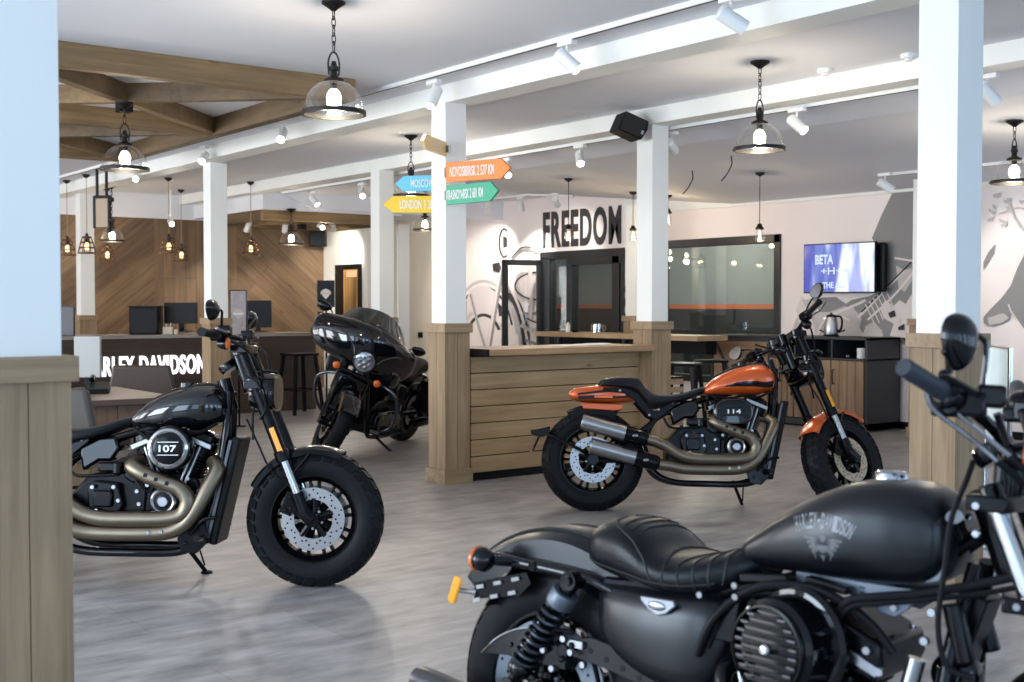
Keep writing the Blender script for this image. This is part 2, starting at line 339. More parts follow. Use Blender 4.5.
# ================================================================== GLASS ROOM, DOORS, MURALS
M['frame'] = mat('black_window_frame', (.018, .02, .022), .35)
M['pane'] = glass('partition_glass', (.84, .88, .87), .045)
M['stripe'] = mat('orange_stripe', (.75, .20, .07), .5)
M['dkwall'] = mat('charcoal_wainscot', (.020, .027, .029), .6)
M['gywall'] = mat('grey_green_wall', (.33, .36, .345), .7)
mb = MB(); mb.bb((14.0, 6, 0), (14.2, 18, 1.29)); mb.mi = 1; mb.bb((14.0, 6, 1.29), (14.2, 18, 1.36)); mb.mi = 2; mb.bb((14.0, 6, 1.36), (14.2, 18, 2.98))
mb.mi = 0; mb.bb((11.45, 17.8, 0), (14, 18, 1.29)); mb.bb((11.45, 6, 0), (14, 6.2, 1.29)); mb.mi = 1; mb.bb((11.45, 17.8, 1.29), (14, 18, 1.36)); mb.mi = 2; mb.bb((11.45, 17.8, 1.36), (14, 18, 2.98)); mb.bb((11.45, 6, 1.29), (14, 6.2, 2.98))
mb.mi = 0; mb.bb((13.6, 10.0, 0), (14.0, 10.5, 2.98))
struct(mb.build('wall_back_room', [M['dkwall'], M['stripe'], M['gywall']], smooth=0))
def light(name, typ, loc, power, col, r=.05, rot=None, size=None, blend=.5):
    l = bpy.data.lights.new(name, typ); l.energy = power; l.color = col
    if typ != 'AREA': l.shadow_soft_size = r
    if typ == 'SPOT': l.spot_size = size; l.spot_blend = blend
    o = bpy.data.objects.new(name, l); C.objects.link(o); o.location = loc
    if rot is not None: o.rotation_euler = rot
    return o
light('back_room_fill', 'POINT', (12.8, 12.5, 2.5), 62, (1, .93, .82), .2)  # added fill light without a fixture, brightens the room behind the glass
# window 1: fixed glass partition
win = thing('window_1', 'x', 'x', (XE, 0, 0)); [win.pop(k, None) for k in ('label', 'category')] if hasattr(win, 'pop') else None
for k in ('label', 'category'):
    if k in win: del win[k]
win['kind'] = 'structure'
def rel(a, b): return (a[0]-XE, a[1], a[2]), (b[0]-XE, b[1], b[2])
mb = MB(); f = .07
mb.bb((-.03, yg0, .36), (.1, yg0+.09, 2.2)); mb.bb((-.03, yg1-f, .36), (.1, yg1, 2.2)); mb.bb((-.03, yg0, 2.10), (.1, yg1, 2.2)); mb.bb((-.03, yg0, .36), (.1, yg1, .45))
mb.build('window_frame', M['frame'], win, smooth=0, bevel=.003)
mb = MB(); mb.bb((.03, yg0+f, .44), (.04, yg1-f, 2.12)); mb.build('pane', M['pane'], win, smooth=0)
# window 2: bay under the big lettering, with a hinged door leaf standing open
w2 = bpy.data.objects.new('window_2', None); C.objects.link(w2); w2.location = (XE, 0, 0); w2['kind'] = 'structure'
ym = wx(570)
mb = MB(); mb.bb((-.02, yd0, 2.03), (.12, yd1, 2.14)); mb.bb((-.02, yd0, 0), (.12, yd0+.07, 2.05)); mb.bb((-.02, yd1-.22, 0), (.12, yd1, 2.05)); mb.bb((-.02, ym-.06, 0), (.12, ym+.06, 2.05))
mb.bb((0, yd0, 0), (.1, yd1, .12)); mb.bb((-.025, yd0, 1.93), (.1, ym, 2.03)); mb.bb((-.025, wx(613)-.0, 0), (.1, yd0+.1, 2.03))
mb.build('window_frame', M['frame'], w2, smooth=0, bevel=.003)
mb = MB(); mb.bb((.04, yd0+.07, .1), (.05, yd1-.2, 2.05)); mb.build('pane', M['pane'], w2, smooth=0)
d = bpy.data.objects.new('door_1', None); C.objects.link(d); d['kind'] = 'structure'
hinge = onX(541, 300, XE-.04); hinge.z = 0; free = cw((502-512)/1200*17.75, 17.75); dv = (free-hinge); dl = dv.length; d.location = hinge; d.rotation_euler = (0, 0, math.atan2(dv.y, dv.x))
mb = MB(); mb.bb((0, -.025, .02), (.07, .025, 2.02)); mb.bb((dl-.09, -.025, .02), (dl, .025, 2.02)); mb.bb((0, -.025, 1.94), (dl, .025, 2.02)); mb.bb((0, -.025, .02), (dl, .025, .14))
mb.build('door_frame', M['frame'], d, smooth=0, bevel=.003)
mb = MB(); mb.bb((.07, -.004, .14), (dl-.09, .004, 1.94)); mb.build('pane', glass('door_glass', (.93, .93, .93), .05), d, smooth=0)
mb = MB(); mb.tube([(dl-.045, -.03, 1.0), (dl-.045, -.08, 1.02), (dl-.045, -.08, 1.25), (dl-.045, -.03, 1.27)], .012); mb.build('door_handle', M['steel'], d)
# passage door on the cream wall
d2 = bpy.data.objects.new('door_2', None); C.objects.link(d2); d2['kind'] = 'structure'
a = onY(397, 300, 16.1).x; b_ = onY(408, 300, 16.1).x
mb = MB(); mb.bb((a, 16.05, 0), (b_, 16.1, 2.62)); mb.build('door_panel', M['lamp_white'], d2, smooth=0)
# lettering above the bay
mb = MB(); a = onX(543.5, 231, XE); b_ = onX(621.5, 226, XE)
text(mb, 'FREEDOM', (XE-.001, (a.y+b_.y)/2, 2.465), (0, -1, 0), (0, 0, 1), abs(a.y-b_.y), .545, (-1, 0, 0), .012, .032, 1.14)
tag(mb.build('wall_lettering', mat('charcoal_letter_film', (.035, .032, .033), .6, noise=.3, nscale=6), smooth=0), 'tall charcoal letters spelling FREEDOM on the rose wall above the glass bay', 'lettering')
# murals (flat artwork printed on the wall)
MU = {'g': mat('mural_mid_grey', (.26, .25, .245), .75), 'l': mat('mural_light_grey', (.55, .51, .49), .75), 'd': mat('mural_dark', (.03, .028, .03), .75), 'p': mat('mural_pale', (.74, .66, .64), .75)}
MUK = list(MU)
class Mural:
    def __init__(s): s.mb = MB(); s.k = 0
    def poly(s, pts, c, lay=1):
        P = [onX(x, y, XE) for x, y in pts]; s.k += 1; s.mb.mi = MUK.index(c); e = .0015*lay+.00008*s.k
        s.mb.prism([(-p.y, p.z) for p in P], (XE-e, 0, 0), (0, -1, 0), (0, 0, 1), (-.0006, 0, 0))
    def line(s, pts, wpx, c, lay=2, k=5):
        P = [Vector((x, y, 0)) for x, y in pts]; P = spline(P, k); L_ = []; R_ = []
        for i, p in enumerate(P):
            d = (P[min(i+1, len(P)-1)]-P[max(i-1, 0)]).normalized(); n = Vector((-d.y, d.x, 0))*wpx/2; L_.append(p+n); R_.append(p-n)
        for i in range(len(P)-1): s.poly([(q.x, q.y) for q in (L_[i], L_[i+1], R_[i+1], R_[i])], c, lay)
    def arc(s, c0, rx, ry, a0, a1, w_, c, lay=2, n=14):
        s.line([(c0[0]+rx*math.cos(math.radians(a0+(a1-a0)*i/n)), c0[1]-ry*math.sin(math.radians(a0+(a1-a0)*i/n))) for i in range(n+1)], w_, c, lay, 1)
mu = Mural()   # drawing of an old motorcycle, left of the bay
cx_, cy_ = 484, 345
mu.arc((cx_, cy_), 34, 64, 10, 165, 3, 'l'); mu.arc((cx_, cy_), 30, 58, 20, 160, 2, 'd'); mu.arc((cx_-2, cy_), 26, 46, 40, 150, 9, 'd'); mu.arc((cx_-2, cy_), 21, 36, 30, 150, 4, 'l'); mu.arc((cx_, cy_), 18, 30, 30, 150, 3, 'd')
mu.poly([(467, 300), (470, 290), (478, 286), (488, 286), (496, 292), (500, 320), (502, 360), (466, 360)], 'p', 1)
mu.line([(471, 294), (478, 322), (486, 348)], 3, 'l', 3); mu.line([(471, 294), (478, 322), (486, 348)], 1, 'g', 4)
mu.line([(503, 262), (497, 300), (489, 350)], 5, 'g', 3); mu.line([(502, 262), (496, 300), (488, 350)], 2.5, 'p', 4)
mu.poly([(501, 230), (506, 229), (510, 236), (511, 246), (508, 256), (503, 258), (500, 246)], 'l', 2); mu.arc((505, 243), 5, 14, 60, 300, 1.6, 'd', 4); mu.poly([(504, 236), (508, 238), (508, 247), (504, 248)], 'd', 4)
mu.poly([(493, 264), (500, 262), (502, 268), (500, 273), (494, 271)], 'd', 3); mu.line([(512, 262), (520, 252), (530, 250), (540, 254)], 2, 'g', 3); mu.line([(512, 258), (522, 248), (532, 247)], 1.2, 'd', 3)
mu.poly([(516, 276), (522, 272), (541, 272), (541, 300), (524, 300), (518, 294)], 'l', 2); mu.poly([(519, 278), (524, 275), (541, 275), (541, 297), (526, 297), (521, 291)], 'p', 3); mu.arc((541, 286), 25, 14, 90, 270, 1.6, 'd', 5)
mu.line([(506, 285), (518, 310), (528, 355)], 4, 'g', 2); mu.arc((508, 358), 20, 62, -10, 95, 7, 'd', 3); mu.arc((508, 358), 14, 52, -10, 95, 3, 'l', 4); mu.line([(508, 280), (522, 312), (532, 358)], 2.5, 'p', 5)
mu.line([(530, 262), (533, 290), (531, 320)], 4, 'p', 5); mu.line([(520, 312), (530, 314), (541, 313)], 3, 'g', 4); mu.line([(522, 325), (532, 330), (541, 329)], 4, 'l', 4); mu.line([(526, 340), (541, 345)], 3, 'g', 4); mu.line([(528, 318), (536, 322), (541, 321)], 1.5, 'd', 5)
mu.poly([(624, 288), (627, 286), (627, 292), (624, 293)], 'd', 3); mu.poly([(624, 300), (627, 298), (627, 306), (624, 307)], 'd', 3); mu.poly([(624, 314), (627, 313), (627, 318), (624, 318)], 'd', 3)
mu.mb.mi = 2; pc = onX(531.5, 287, XE)
text(mu.mb, 'HARLEY', onX(533, 282.5, XE-.011), (0, -1, 0), (0, 0, 1), .24, .08, (-1, 0, 0), .002, .02); text(mu.mb, 'DAVIDSON', onX(533, 291, XE-.011), (0, -1, 0), (0, 0, 1), .24, .07, (-1, 0, 0), .002, .02)
tag(mu.mb.build('wall_mural', [MU[k] for k in MUK], smooth=0), 'line-art mural of an old motorcycle front left of the glass bay', 'mural')
mu = Mural()   # photographic mural around the screen
mu.poly([(893, 192), (914, 188), (960, 182), (960, 345), (905, 345), (893, 338), (866, 338), (858, 326), (845, 318), (842, 306), (852, 300), (870, 296), (882, 290), (886, 262), (872, 238), (882, 214)], 'g', 1)
mu.poly([(790, 338), (795, 322), (806, 300), (812, 298), (822, 306), (838, 300), (852, 312), (858, 325), (866, 338)], 'l', 1)
mu.poly([(796, 310), (802, 296), (806, 300), (812, 318), (816, 338), (804, 338)], 'p', 2); mu.poly([(812, 298), (836, 297), (848, 305), (830, 312), (820, 312)], 'g', 2)
mu.poly([(842, 310), (852, 306), (862, 318), (858, 336), (846, 338), (838, 326)], 'l', 3); mu.poly([(866, 326), (874, 322), (882, 330), (884, 338), (862, 338)], 'l', 3)
mu.poly([(896, 265), (904, 270), (912, 268), (914, 278), (905, 292), (899, 288)], 'l', 3); mu.poly([(886, 300), (894, 306), (900, 300), (906, 304), (912, 294), (914, 318), (906, 338), (890, 336), (894, 324), (884, 318), (880, 308)], 'p', 3)
mu.poly([(896, 330), (906, 322), (914, 316), (914, 345), (908, 345)], 'd', 2)
mu.line([(834, 314), (858, 304), (866, 300)], 2.5, 'p', 4); mu.line([(905, 270), (885, 290), (858, 318)], 3, 'p', 4); mu.line([(912, 262), (890, 284), (862, 312)], 1.5, 'd', 4); mu.line([(914, 272), (894, 296), (868, 320)], 2.2, 'p', 4)
for i in range(6): mu.line([(866+i*4, 304-i*3), (876+i*4, 326-i*3)], 1.1, 'p', 5)
mu.line([(895, 258), (914, 261)], 2, 'p', 4); mu.line([(790, 338), (800, 326), (806, 318)], 2, 'g', 4); mu.line([(804, 300), (815, 322), (826, 338)], 2, 'l', 4)
mu.line([(818, 336), (824, 322), (838, 316), (850, 320)], 2.2, 'p', 5); mu.line([(820, 330), (832, 334), (846, 330)], 1.5, 'd', 5)
for i in range(5): mu.poly([(884+i*5, 306+i*7), (890+i*5, 303+i*7), (893+i*4, 309+i*7), (887+i*4, 312+i*6)], 'd' if i % 2 else 'p', 5)
# right of the bright column
mu.poly([(1026, 252), (1018, 268), (1011, 286), (1002, 298), (992, 308), (984, 317), (984, 323), (988, 326), (995, 326.5), (1003, 324), (1010, 320), (1013, 311), (1017, 318), (1024, 328), (1034, 334), (1060, 336), (1060, 230)], 'g', 1)
mu.poly([(984, 262), (989, 252), (996, 244), (994, 254), (988, 264), (984, 270)], 'g', 1)
mu.line([(1009, 304), (1012, 312), (1016, 320)], 1.4, 'p', 3); mu.poly([(988, 318), (1004, 313), (1010, 318), (1002, 323), (990, 325)], 'l', 2)
rr_ = random.Random(4)
for i in range(16):
    x = rr_.uniform(986, 1030); y = rr_.uniform(190, 236); a = rr_.uniform(-1, 1); l_ = rr_.uniform(4, 9)
    mu.poly([(x, y), (x+l_, y+a*5), (x+l_*.7, y+4+a*3), (x+l_*.1, y+3)], 'l', 2)
mu.line([(1008, 198), (1014, 215), (1022, 228)], 2, 'l', 3); mu.line([(1000, 214), (1020, 208), (1034, 214)], 1.6, 'l', 3)
tag(mu.mb.build('wall_mural', [MU[k] for k in MUK], smooth=0), 'grey photographic mural of motorcycle parts behind the wall screen and kettle', 'mural')

# ================================================================== COUNTERS AND FURNITURE
M['oak_top'] = wood('honey_oak_top', (.25, .15, .07), (.46, .30, .155), 'X', .4)
M['oak_topy'] = wood('honey_oak_top_y', (.27, .17, .085), (.50, .35, .20), 'Y', .4)
M['oak_plank'] = wood('honey_oak_plank', (.25, .16, .075), (.46, .32, .17), 'X', .55)
t = thing('display_counter', 'honey timber counter with level boards between two columns', 'counter', (5.33, 7.45, 0))
mb = MB(); W_ = 7.058-5.33; n = 7; z0 = .06; z1 = .955; ph = (z1-z0)/n
for i in range(n): mb.bb((-.03, 0, z0+i*ph+.004), (W_, .02, z0+(i+1)*ph-.003))
mb.build('front_boards', M['oak_plank'], t, smooth=0, bevel=.003)
mb = MB(); mb.bb((0, .018, 0), (W_, .4, z1)); mb.build('carcass', M['black_plastic'], t, smooth=0)
mb = MB(); mb.bb((.0, -.20, z1+.01), (1.715, .42, z1+.06)); mb.build('countertop', M['oak_top'], t, smooth=0, bevel=.004)
mb = MB(); mb.bb((-.03, -.2, z1+.008), (.0, .42, z1+.062)); mb.build('end_cap', M['black_plastic'], t, smooth=0)
# long bar behind
by0, by1 = onX(711, 336, 10.1).y, onX(536, 332, 9.9).y
t = thing('bar_counter', 'long bar with honey timber top standing behind the front counter', 'counter', (9.88, by0, 0)); Lb = by1-by0
mb = MB(); mb.bb((0, 0, .94), (.5, Lb, 1.0)); mb.build('countertop', M['oak_topy'], t, smooth=0, bevel=.004)
mb = MB(); mb.bb((.25, .1, .78), (.42, Lb-.1, .94)); mb.build('apron', M['black_plastic'], t, smooth=0)
for yy in (.75, Lb/2, Lb-.2):
    mb = MB(); mb.cyl((.25, yy, 0), (.25, yy, .94), .055, n=20); mb.build('leg', M['steel'] if yy < .8 else M['black_metal'], t)
# wall cabinet
cx0, cy0 = 10.66, 7.77; cyE = onX(711, 336, cx0).y; Lc = cyE-cy0; H = 1.0
dk = mat('anthracite_board', (.022, .023, .026), .5); slat = wood('brown_oak_boards', (.14, .082, .045), (.30, .195, .115), 'Z', .55)
t = thing('sideboard', 'long anthracite sideboard with open cubbies above brown board doors', 'cabinet', (cx0, cy0, 0))
D_ = .58
cub = wx(795, cx0)-cy0; mid = wx(770, cx0)-cy0
mb = MB(); mb.bb((0, 0, .02), (D_, .03, H)); mb.bb((0, 0, H-.025), (D_, Lc, H)); mb.bb((0, 0, .02), (D_, Lc, .09)); mb.bb((D_-.02, 0, .05), (D_, Lc, H)); mb.bb((0, Lc-.03, .02), (D_, Lc, H)); mb.bb((0, 0, .755), (D_, mid, .775))
ya = wx(832, cx0)-cy0
mb.bb((0, ya-.01, .77), (D_, ya+.01, H)); mb.bb((0, cub-.01, .77), (D_, cub+.01, H)); mb.bb((0, mid-.012, .05), (D_, mid+.012, H))
mb.build('carcass', dk, t, smooth=0, bevel=.002)
edges = [.035, ya, cub, mid]
for i in range(3):
    a, b_ = edges[i]+.004, edges[i+1]-.004; k = 4; mb = MB()
    for j in range(k): mb.bb((-.012, a+(b_-a)*j/k+.003, .10), (.01, a+(b_-a)*(j+1)/k-.003, .75))
    dd = mb.build('door', slat, t, smooth=0, bevel=.002)
    mb = MB(); yy = (a+b_)/2 if i else b_-.04; mb.tube([(-.012, yy, .50), (-.04, yy, .51), (-.04, yy, .64), (-.012, yy, .65)], .006); mb.build('handle', M['black_metal'], dd)
mb = MB(); a, b_ = mid+.03, Lc-.05; mb.bb((-.0, a, .1), (.01, b_, .95)); dd = mb.build('door', wood('brown_oak_level', (.15, .085, .045), (.28, .175, .10), 'Y', .55), t, smooth=0)
mb = MB(); mb.bb((-.015, a-.02, .93), (0, b_+.02, .97)); mb.bb((-.015, a-.02, .08), (0, b_+.02, .12)); 
mb.prism([(a, .80), (a+.04, .80), (b_, .14), (b_-.04, .14)], (-.015, 0, 0), (0, 1, 0), (0, 0, 1), (.01, 0, 0)); mb.prism([(b_, .93), (b_-.04, .93), (b_-.34, .45), (b_-.30, .45)], (-.012, 0, 0), (0, 1, 0), (0, 0, 1), (.01, 0, 0))
mb.build('brace', dk, dd, smooth=0)
# kettle, cups
k = onX(831, 334, cx0+.25); t = thing('kettle', 'brushed steel electric kettle with black handle on the anthracite sideboard', 'kettle', (k.x, k.y, H), (0, 0, -PI/2+.3))
mb = MB(); mb.lathe([(.0, .022), (.078, .022), (.08, .03), (.074, .12), (.062, .20), (.058, .215), (0, .215)], n=28); mb.build('body', M['steel'], t)
mb = MB(); mb.lathe([(0, .215), (.057, .215), (.05, .235), (.03, .245), (0, .247)], n=24); mb.ell((0, 0, .255), (.012, .012, .012)); mb.build('lid', M['black_plastic'], t)
mb = MB(); mb.tube([(.05, 0, .225), (.105, 0, .222), (.125, 0, .17), (.115, 0, .09), (.076, 0, .055)], .012); mb.build('handle', M['black_plastic'], t)
mb = MB(); mb.lathe([(0, 0), (.09, 0), (.09, .012), (.08, .02), (0, .02)], n=24); mb.build('base', M['black_plastic'], t)
mb = MB(); mb.prism([(-.05, .18), (-.09, .205), (-.055, .215)], (0, -.012, 0), (1, 0, 0), (0, 0, 1), (0, .024, 0)); mb.build('spout', M['steel'], t)
def cup(loc, label, r=.042, h=.095, m=None, rot=0, group=None, mug=True):
    t = thing('mug', label, 'mug', loc, (0, 0, rot), group)
    mb = MB(); mb.lathe([(0, 0), (r*.9, 0), (r, .01), (r, h), (r-.004, h), (r-.004, .008), (0, .008)], n=24); mb.build('cup', m, t)
    if mug: mb = MB(); mb.tube([(r, 0, h*.8), (r+.03, 0, h*.75), (r+.032, 0, h*.4), (r, 0, h*.22)], .005, 8); mb.build('handle', m, t)
    return t
k = onX(861.5, 361, cx0+.12); c_ = cup((k.x, k.y, .777), 'white mug with dark print in the right cubby of the sideboard', .05, .11, M['lamp_white'])
mb = MB(); mb.lathe([(.0505, .03), (.0505, .075)], n=20, a0=2.4, a1=4.2); mb.build('print', M['black_plastic'], c_)
k = onX(848, 361, cx0+.1); tag(MB().lathe([(0, 0), (.02, 0), (.028, .015), (.024, .028), (.01, .034), (0, .034)], (k.x, k.y, .778)).build('sugar_bowl', M['steel']), 'tiny steel bowl beside the white mug in the sideboard cubby', 'bowl')
k = onX(597, 330, 10.0); cup((k.x, k.y, 1.0), 'clear glass mug on the long bar', .075, .11, glass('mug_glass', (.9, .9, .9), .3), -.5)
k = onX(568, 330, 10.0); t = thing('bottle', 'small white bottle standing on the long bar left of the glass mug', 'bottle', (k.x, k.y, 1.0))
MB().lathe([(0, 0), (.028, 0), (.03, .01), (.03, .09), (.012, .115), (.012, .13), (0, .13)]).build('body', M['lamp_white'], t); MB().lathe([(0, .13), (.014, .13), (.014, .15), (0, .15)]).build('cap', M['black_plastic'], t)
k = onX(575, 331, 10.0); tag(MB().lathe([(0, 0), (.035, 0), (.055, .02), (.05, .022), (.03, .006), (0, .006)], (k.x, k.y, 1.0)).build('saucer', M['black_plastic']), 'small dark saucer on the long bar between bottle and glass mug', 'dish')
pp = Vector((6.55, 7.6, 1.016)); mb = MB(); mb.bb(pp-Vector((.28, .1, 0)), pp+Vector((.0, .1, .004))); mb.bb(pp+Vector((.02, -.08, 0)), pp+Vector((.28, .12, .006))); mb.bb(pp+Vector((.1, -.02, .006)), pp+Vector((.3, .1, .010)))
tag(mb.build('brochures', M['lamp_white'], smooth=0), 'white papers lying on the far right of the timber counter', 'papers')
# stools
def stool(loc, label, rot=0, h=.75):
    t = thing('bar_stool', label, 'stool', loc, (0, 0, rot), 'black bar stools')
    mb = MB(); mb.box((0, 0, h), (.36, .36, .03)); mb.build('seat', M['black_metal'], t, bevel=.012, smooth=30)
    for sx in (-1, 1):
        for sy in (-1, 1):
            mb = MB(); mb.prism([(-.018, -.018), (.018, -.018), (.018, .018), (-.018, .018)], (sx*.21, sy*.21, 0), (1, 0, 0), (0, 1, 0), (-sx*.07, -sy*.07, h-.01)); mb.build('leg', M['black_metal'], t, smooth=0)
    mb = MB(); q = .18
    for z_ in (.3,): 
        for a, b_ in (((-q, -q), (q, -q)), ((q, -q), (q, q)), ((q, q), (-q, q)), ((-q, q), (-q, -q))): mb.cyl((*a, z_), (*b_, z_), .009, n=8)
    mb.build('footrest', M['black_metal'], t)
k = onY(296, 414, 13.55); stool((k.x, 13.45, 0), 'black metal bar stool in front of the reception desk', .1, .74)
k = atD(682, 360, 12.2); stool((k.x, k.y, 0), 'black bar stool behind the timber counter, left of the steel bar post', .5)
k = atD(711, 358, 12.9); stool((k.x, k.y, 0), 'black bar stool behind the orange motorcycle, right of the steel bar post', .8)
k = atD(657, 380, 10.9); t = thing('slatted_crate', 'small brown slatted crate on the floor behind the orange motorcycle seat', 'crate', (k.x, k.y, 0))
mb = MB()
for i in range(9): mb.box((0, -.16, .06+i*.075), (.34, .014, .05)); mb.box((0, .16, .06+i*.075), (.34, .014, .05))
mb.build('slats', M['oak_plank'], t, smooth=0, bevel=.003)
mb = MB()
for sx in (-1, 1):
    for sy in (-1, 1): mb.bb((sx*.17-.012, sy*.145-.012, 0), (sx*.17+.012, sy*.145+.012, .70))
mb.bb((-.17, -.165, .69), (.17, .165, .705)); mb.build('frame', M['black_metal'], t, smooth=0)
# TV
a = onX(805, 268, XE-.25); b_ = onX(874, 268, XE-.25); ctr = atD(840, 268, 13.0)
ctr = (a+b_)/2; tw = (a-b_).length*1.0; th_ = .56
t = thing('wall_screen', 'flat television on the mural wall showing a blue picture', 'television', ctr, (0, 0, math.radians(3)))
mb = MB(); mb.bb((0, -tw/2, -th_/2), (.04, tw/2, th_/2)); mb.bb((.04, -tw/3, -th_/3), (.07, tw/3, th_/3)); mb.build('housing', M['black_plastic'], t, smooth=0, bevel=.004)
scr = bpy.data.materials.new('screen_picture'); scr.use_nodes = True; nt = scr.node_tree; b = nt.nodes['Principled BSDF']; b.inputs['Base Color'].default_value = (.01, .01, .02, 1); b.inputs['Roughness'].default_value = .12
tc = nt.nodes.new('ShaderNodeTexCoord'); mp = nt.nodes.new('ShaderNodeMapping'); mp.inputs['Scale'].default_value = (1, 5, .9); nt.links.new(tc.outputs['Object'], mp.inputs[0]); n = nt.nodes.new('ShaderNodeTexNoise'); n.inputs['Scale'].default_value = 1.1; nt.links.new(mp.outputs[0], n.inputs[0])
sp = nt.nodes.new('ShaderNodeSeparateXYZ'); nt.links.new(tc.outputs['Object'], sp.inputs[0]); ma = nt.nodes.new('ShaderNodeMath'); ma.operation = 'MULTIPLY_ADD'; ma.inputs[1].default_value = -.28; nt.links.new(sp.outputs[1], ma.inputs[0]); nt.links.new(n.outputs['Fac'], ma.inputs[2])
rp = nt.nodes.new('ShaderNodeValToRGB'); nt.links.new(ma.outputs[0], rp.inputs[0]); e = rp.color_ramp.elements; e[0].position = .38; e[0].color = (.06, .08, .45, 1); e[1].position = .62; e[1].color = (.75, .82, .92, 1); e.new(.5).color = (.16, .22, .62, 1)
nt.links.new(rp.outputs[0], b.inputs['Emission Color']); b.inputs['Emission Strength'].default_value = .95
mb = MB(); mb.bb((-.004, -tw/2+.012, -th_/2+.014), (.0, tw/2-.012, th_/2-.012)); mb.build('screen', scr, t, smooth=0)
cap = mat('screen_caption', (.3, .35, .6), .4, emit=(.45, .52, .85), es=.9); mb = MB()
text(mb, 'BETA', (-.005, tw*.2, .10), (0, -1, 0), (0, 0, 1), .24, .11, (-1, 0, 0), .001, .03); text(mb, '+H++', (-.005, tw*.05, -.03), (0, -1, 0), (0, 0, 1), .36, .08, (-1, 0, 0), .001, .01); text(mb, 'THE ALL', (-.005, tw*.06, -.19), (0, -1, 0), (0, 0, 1), .30, .07, (-1, 0, 0), .001, .03)
mb.build('caption', cap, t, smooth=0)
mb = MB(); mb.bb((.08, -.53, -.27), (.16, -.40, .27)); mb.bb((.1, -.45, -.05), (.25, .1, .05)); mb.build('wall_bracket', M['black_plastic'], t, smooth=0, bevel=.03)
# chrome-framed poster stand at the right edge
a = onZ(1012, 600, 0); 
P1 = atD(987, 400, 6.6); P2 = atD(1010, 400, 6.05)
dv = Vector((P2.x-P1.x, P2.y-P1.y, 0)); L1 = dv.length; t = thing('poster_stand', 'pale blue poster in a chrome frame stand at the right edge', 'sign stand', (P1.x, P1.y, 0), (0, 0, math.atan2(dv.y, dv.x)))
mb = MB(); mb.tube([(0, 0, .02), (0, 0, 1.13), (L1, 0, 1.13), (L1, 0, .02)], .013, 10, 1); mb.build('frame', M['chrome'], t)
mb = MB(); mb.bb((.012, -.004, .62), (L1-.012, .004, 1.12)); ps = mb.build('poster', mat('pale_blue_poster', (.70, .84, .95), .35, noise=.15, nscale=9), t, smooth=0)
mb = MB(); mb.bb((-.02, -.2, 0), (.02, .2, .02)); mb.bb((L1-.02, -.2, 0), (L1+.02, .2, .02)); mb.build('foot', M['chrome'], t, smooth=0, bevel=.004)
# ================================================================== RECEPTION
dkw = wood('dark_brown_desk', (.020, .011, .007), (.048, .028, .017), 'X', .42)
dx0, dx1 = 3.1, onY(316, 370, 13.9).x
t = thing('reception_desk', 'dark brown reception desk with pale top and lit white lettering', 'desk', (dx0, 13.9, 0)); Wd = dx1-dx0
mb = MB(); mb.bb((0, 0, 0), (Wd, .05, .955)); mb.bb((0, .05, 0), (.04, .7, .955)); mb.bb((Wd-.04, .05, 0), (Wd, .7, .955)); mb.bb((0, .3, .70), (Wd, .7, .72)); mb.build('front_panel', dkw, t, smooth=0)
mb = MB(); mb.bb((-.02, -.04, .955), (Wd+.02, .72, .995)); mb.build('desktop', wood('grey_oak_top', (.16, .13, .11), (.33, .29, .25), 'X', .3), t, smooth=0, bevel=.003)
a = onY(84, 365, 13.88).x; b_ = onY(205.5, 365, 13.88).x; zt = onY(150, 355.5, 13.88).z; zb = onY(150, 375.2, 13.88).z
mb = MB(); text(mb, 'HARLEY-DAVIDSON', ((a+b_)/2-dx0, -.001, (zt+zb)/2), (1, 0, 0), (0, 0, 1), b_-a, zt-zb, (0, -1, 0), .03, .018, 1.10)
mb.build('lettering', mat('lit_letters', (.9, .92, 1), .5, emit=(.93, .95, 1), es=1.25), t, smooth=0)
def monitor(px_, py, D, wpx, hpx, base_y, label, m=None, rot=None, stand_white=False):
    k = atD(px_, py, D); s = D/1200; w_, h_ = wpx*s, hpx*s; zb_ = EYE-(base_y-305)*s
    t = thing('monitor', label, 'monitor', (k.x, k.y, zb_), (0, 0, -CAM_YAW if rot is None else rot))
    mb = MB(); mb.bb((-w_/2, -.02, k.z-zb_-h_/2), (w_/2, .015, k.z-zb_+h_/2)); mb.build('screen_housing', m or M['black_plastic'], t, smooth=0, bevel=.004)
    mb = MB(); mb.bb((-.03, .01, .01), (.03, .04, k.z-zb_)); mb.bb((-.12, -.08, 0), (.12, .1, .012)); mb.build('stand', M['black_plastic'], t, smooth=0, bevel=.004)
    return t
monitor(181, 313, 14.8, 33, 21, 331.5, 'black monitor on the reception desk beside the black box')
monitor(258, 314, 15.5, 27, 27, 331.5, 'black monitor on the right part of the reception desk beside the picture card')
t = atD(146, 319, 14.65); r_ = thing('printer', 'black printer box on the reception desk left of the monitor', 'printer', (t.x, t.y, .995), (0, 0, -CAM_YAW+.1))
mb = MB(); mb.bb((-.17, -.15, 0), (.17, .2, .33)); mb.build('body', M['black_plastic'], r_, bevel=.015, smooth=30)
mb = MB(); mb.bb((-.12, -.155, .06), (.12, -.148, .28)); mb.bb((-.17, -.16, .325), (.17, .2, .345)); mb.build('panel', M['black_plastic'], r_, smooth=0)
k = atD(171, 329, 14.6); t = thing('desk_organiser', 'pale stationery holder on the desk under the left monitor', 'holder', (k.x, k.y, .995), (0, 0, -CAM_YAW))
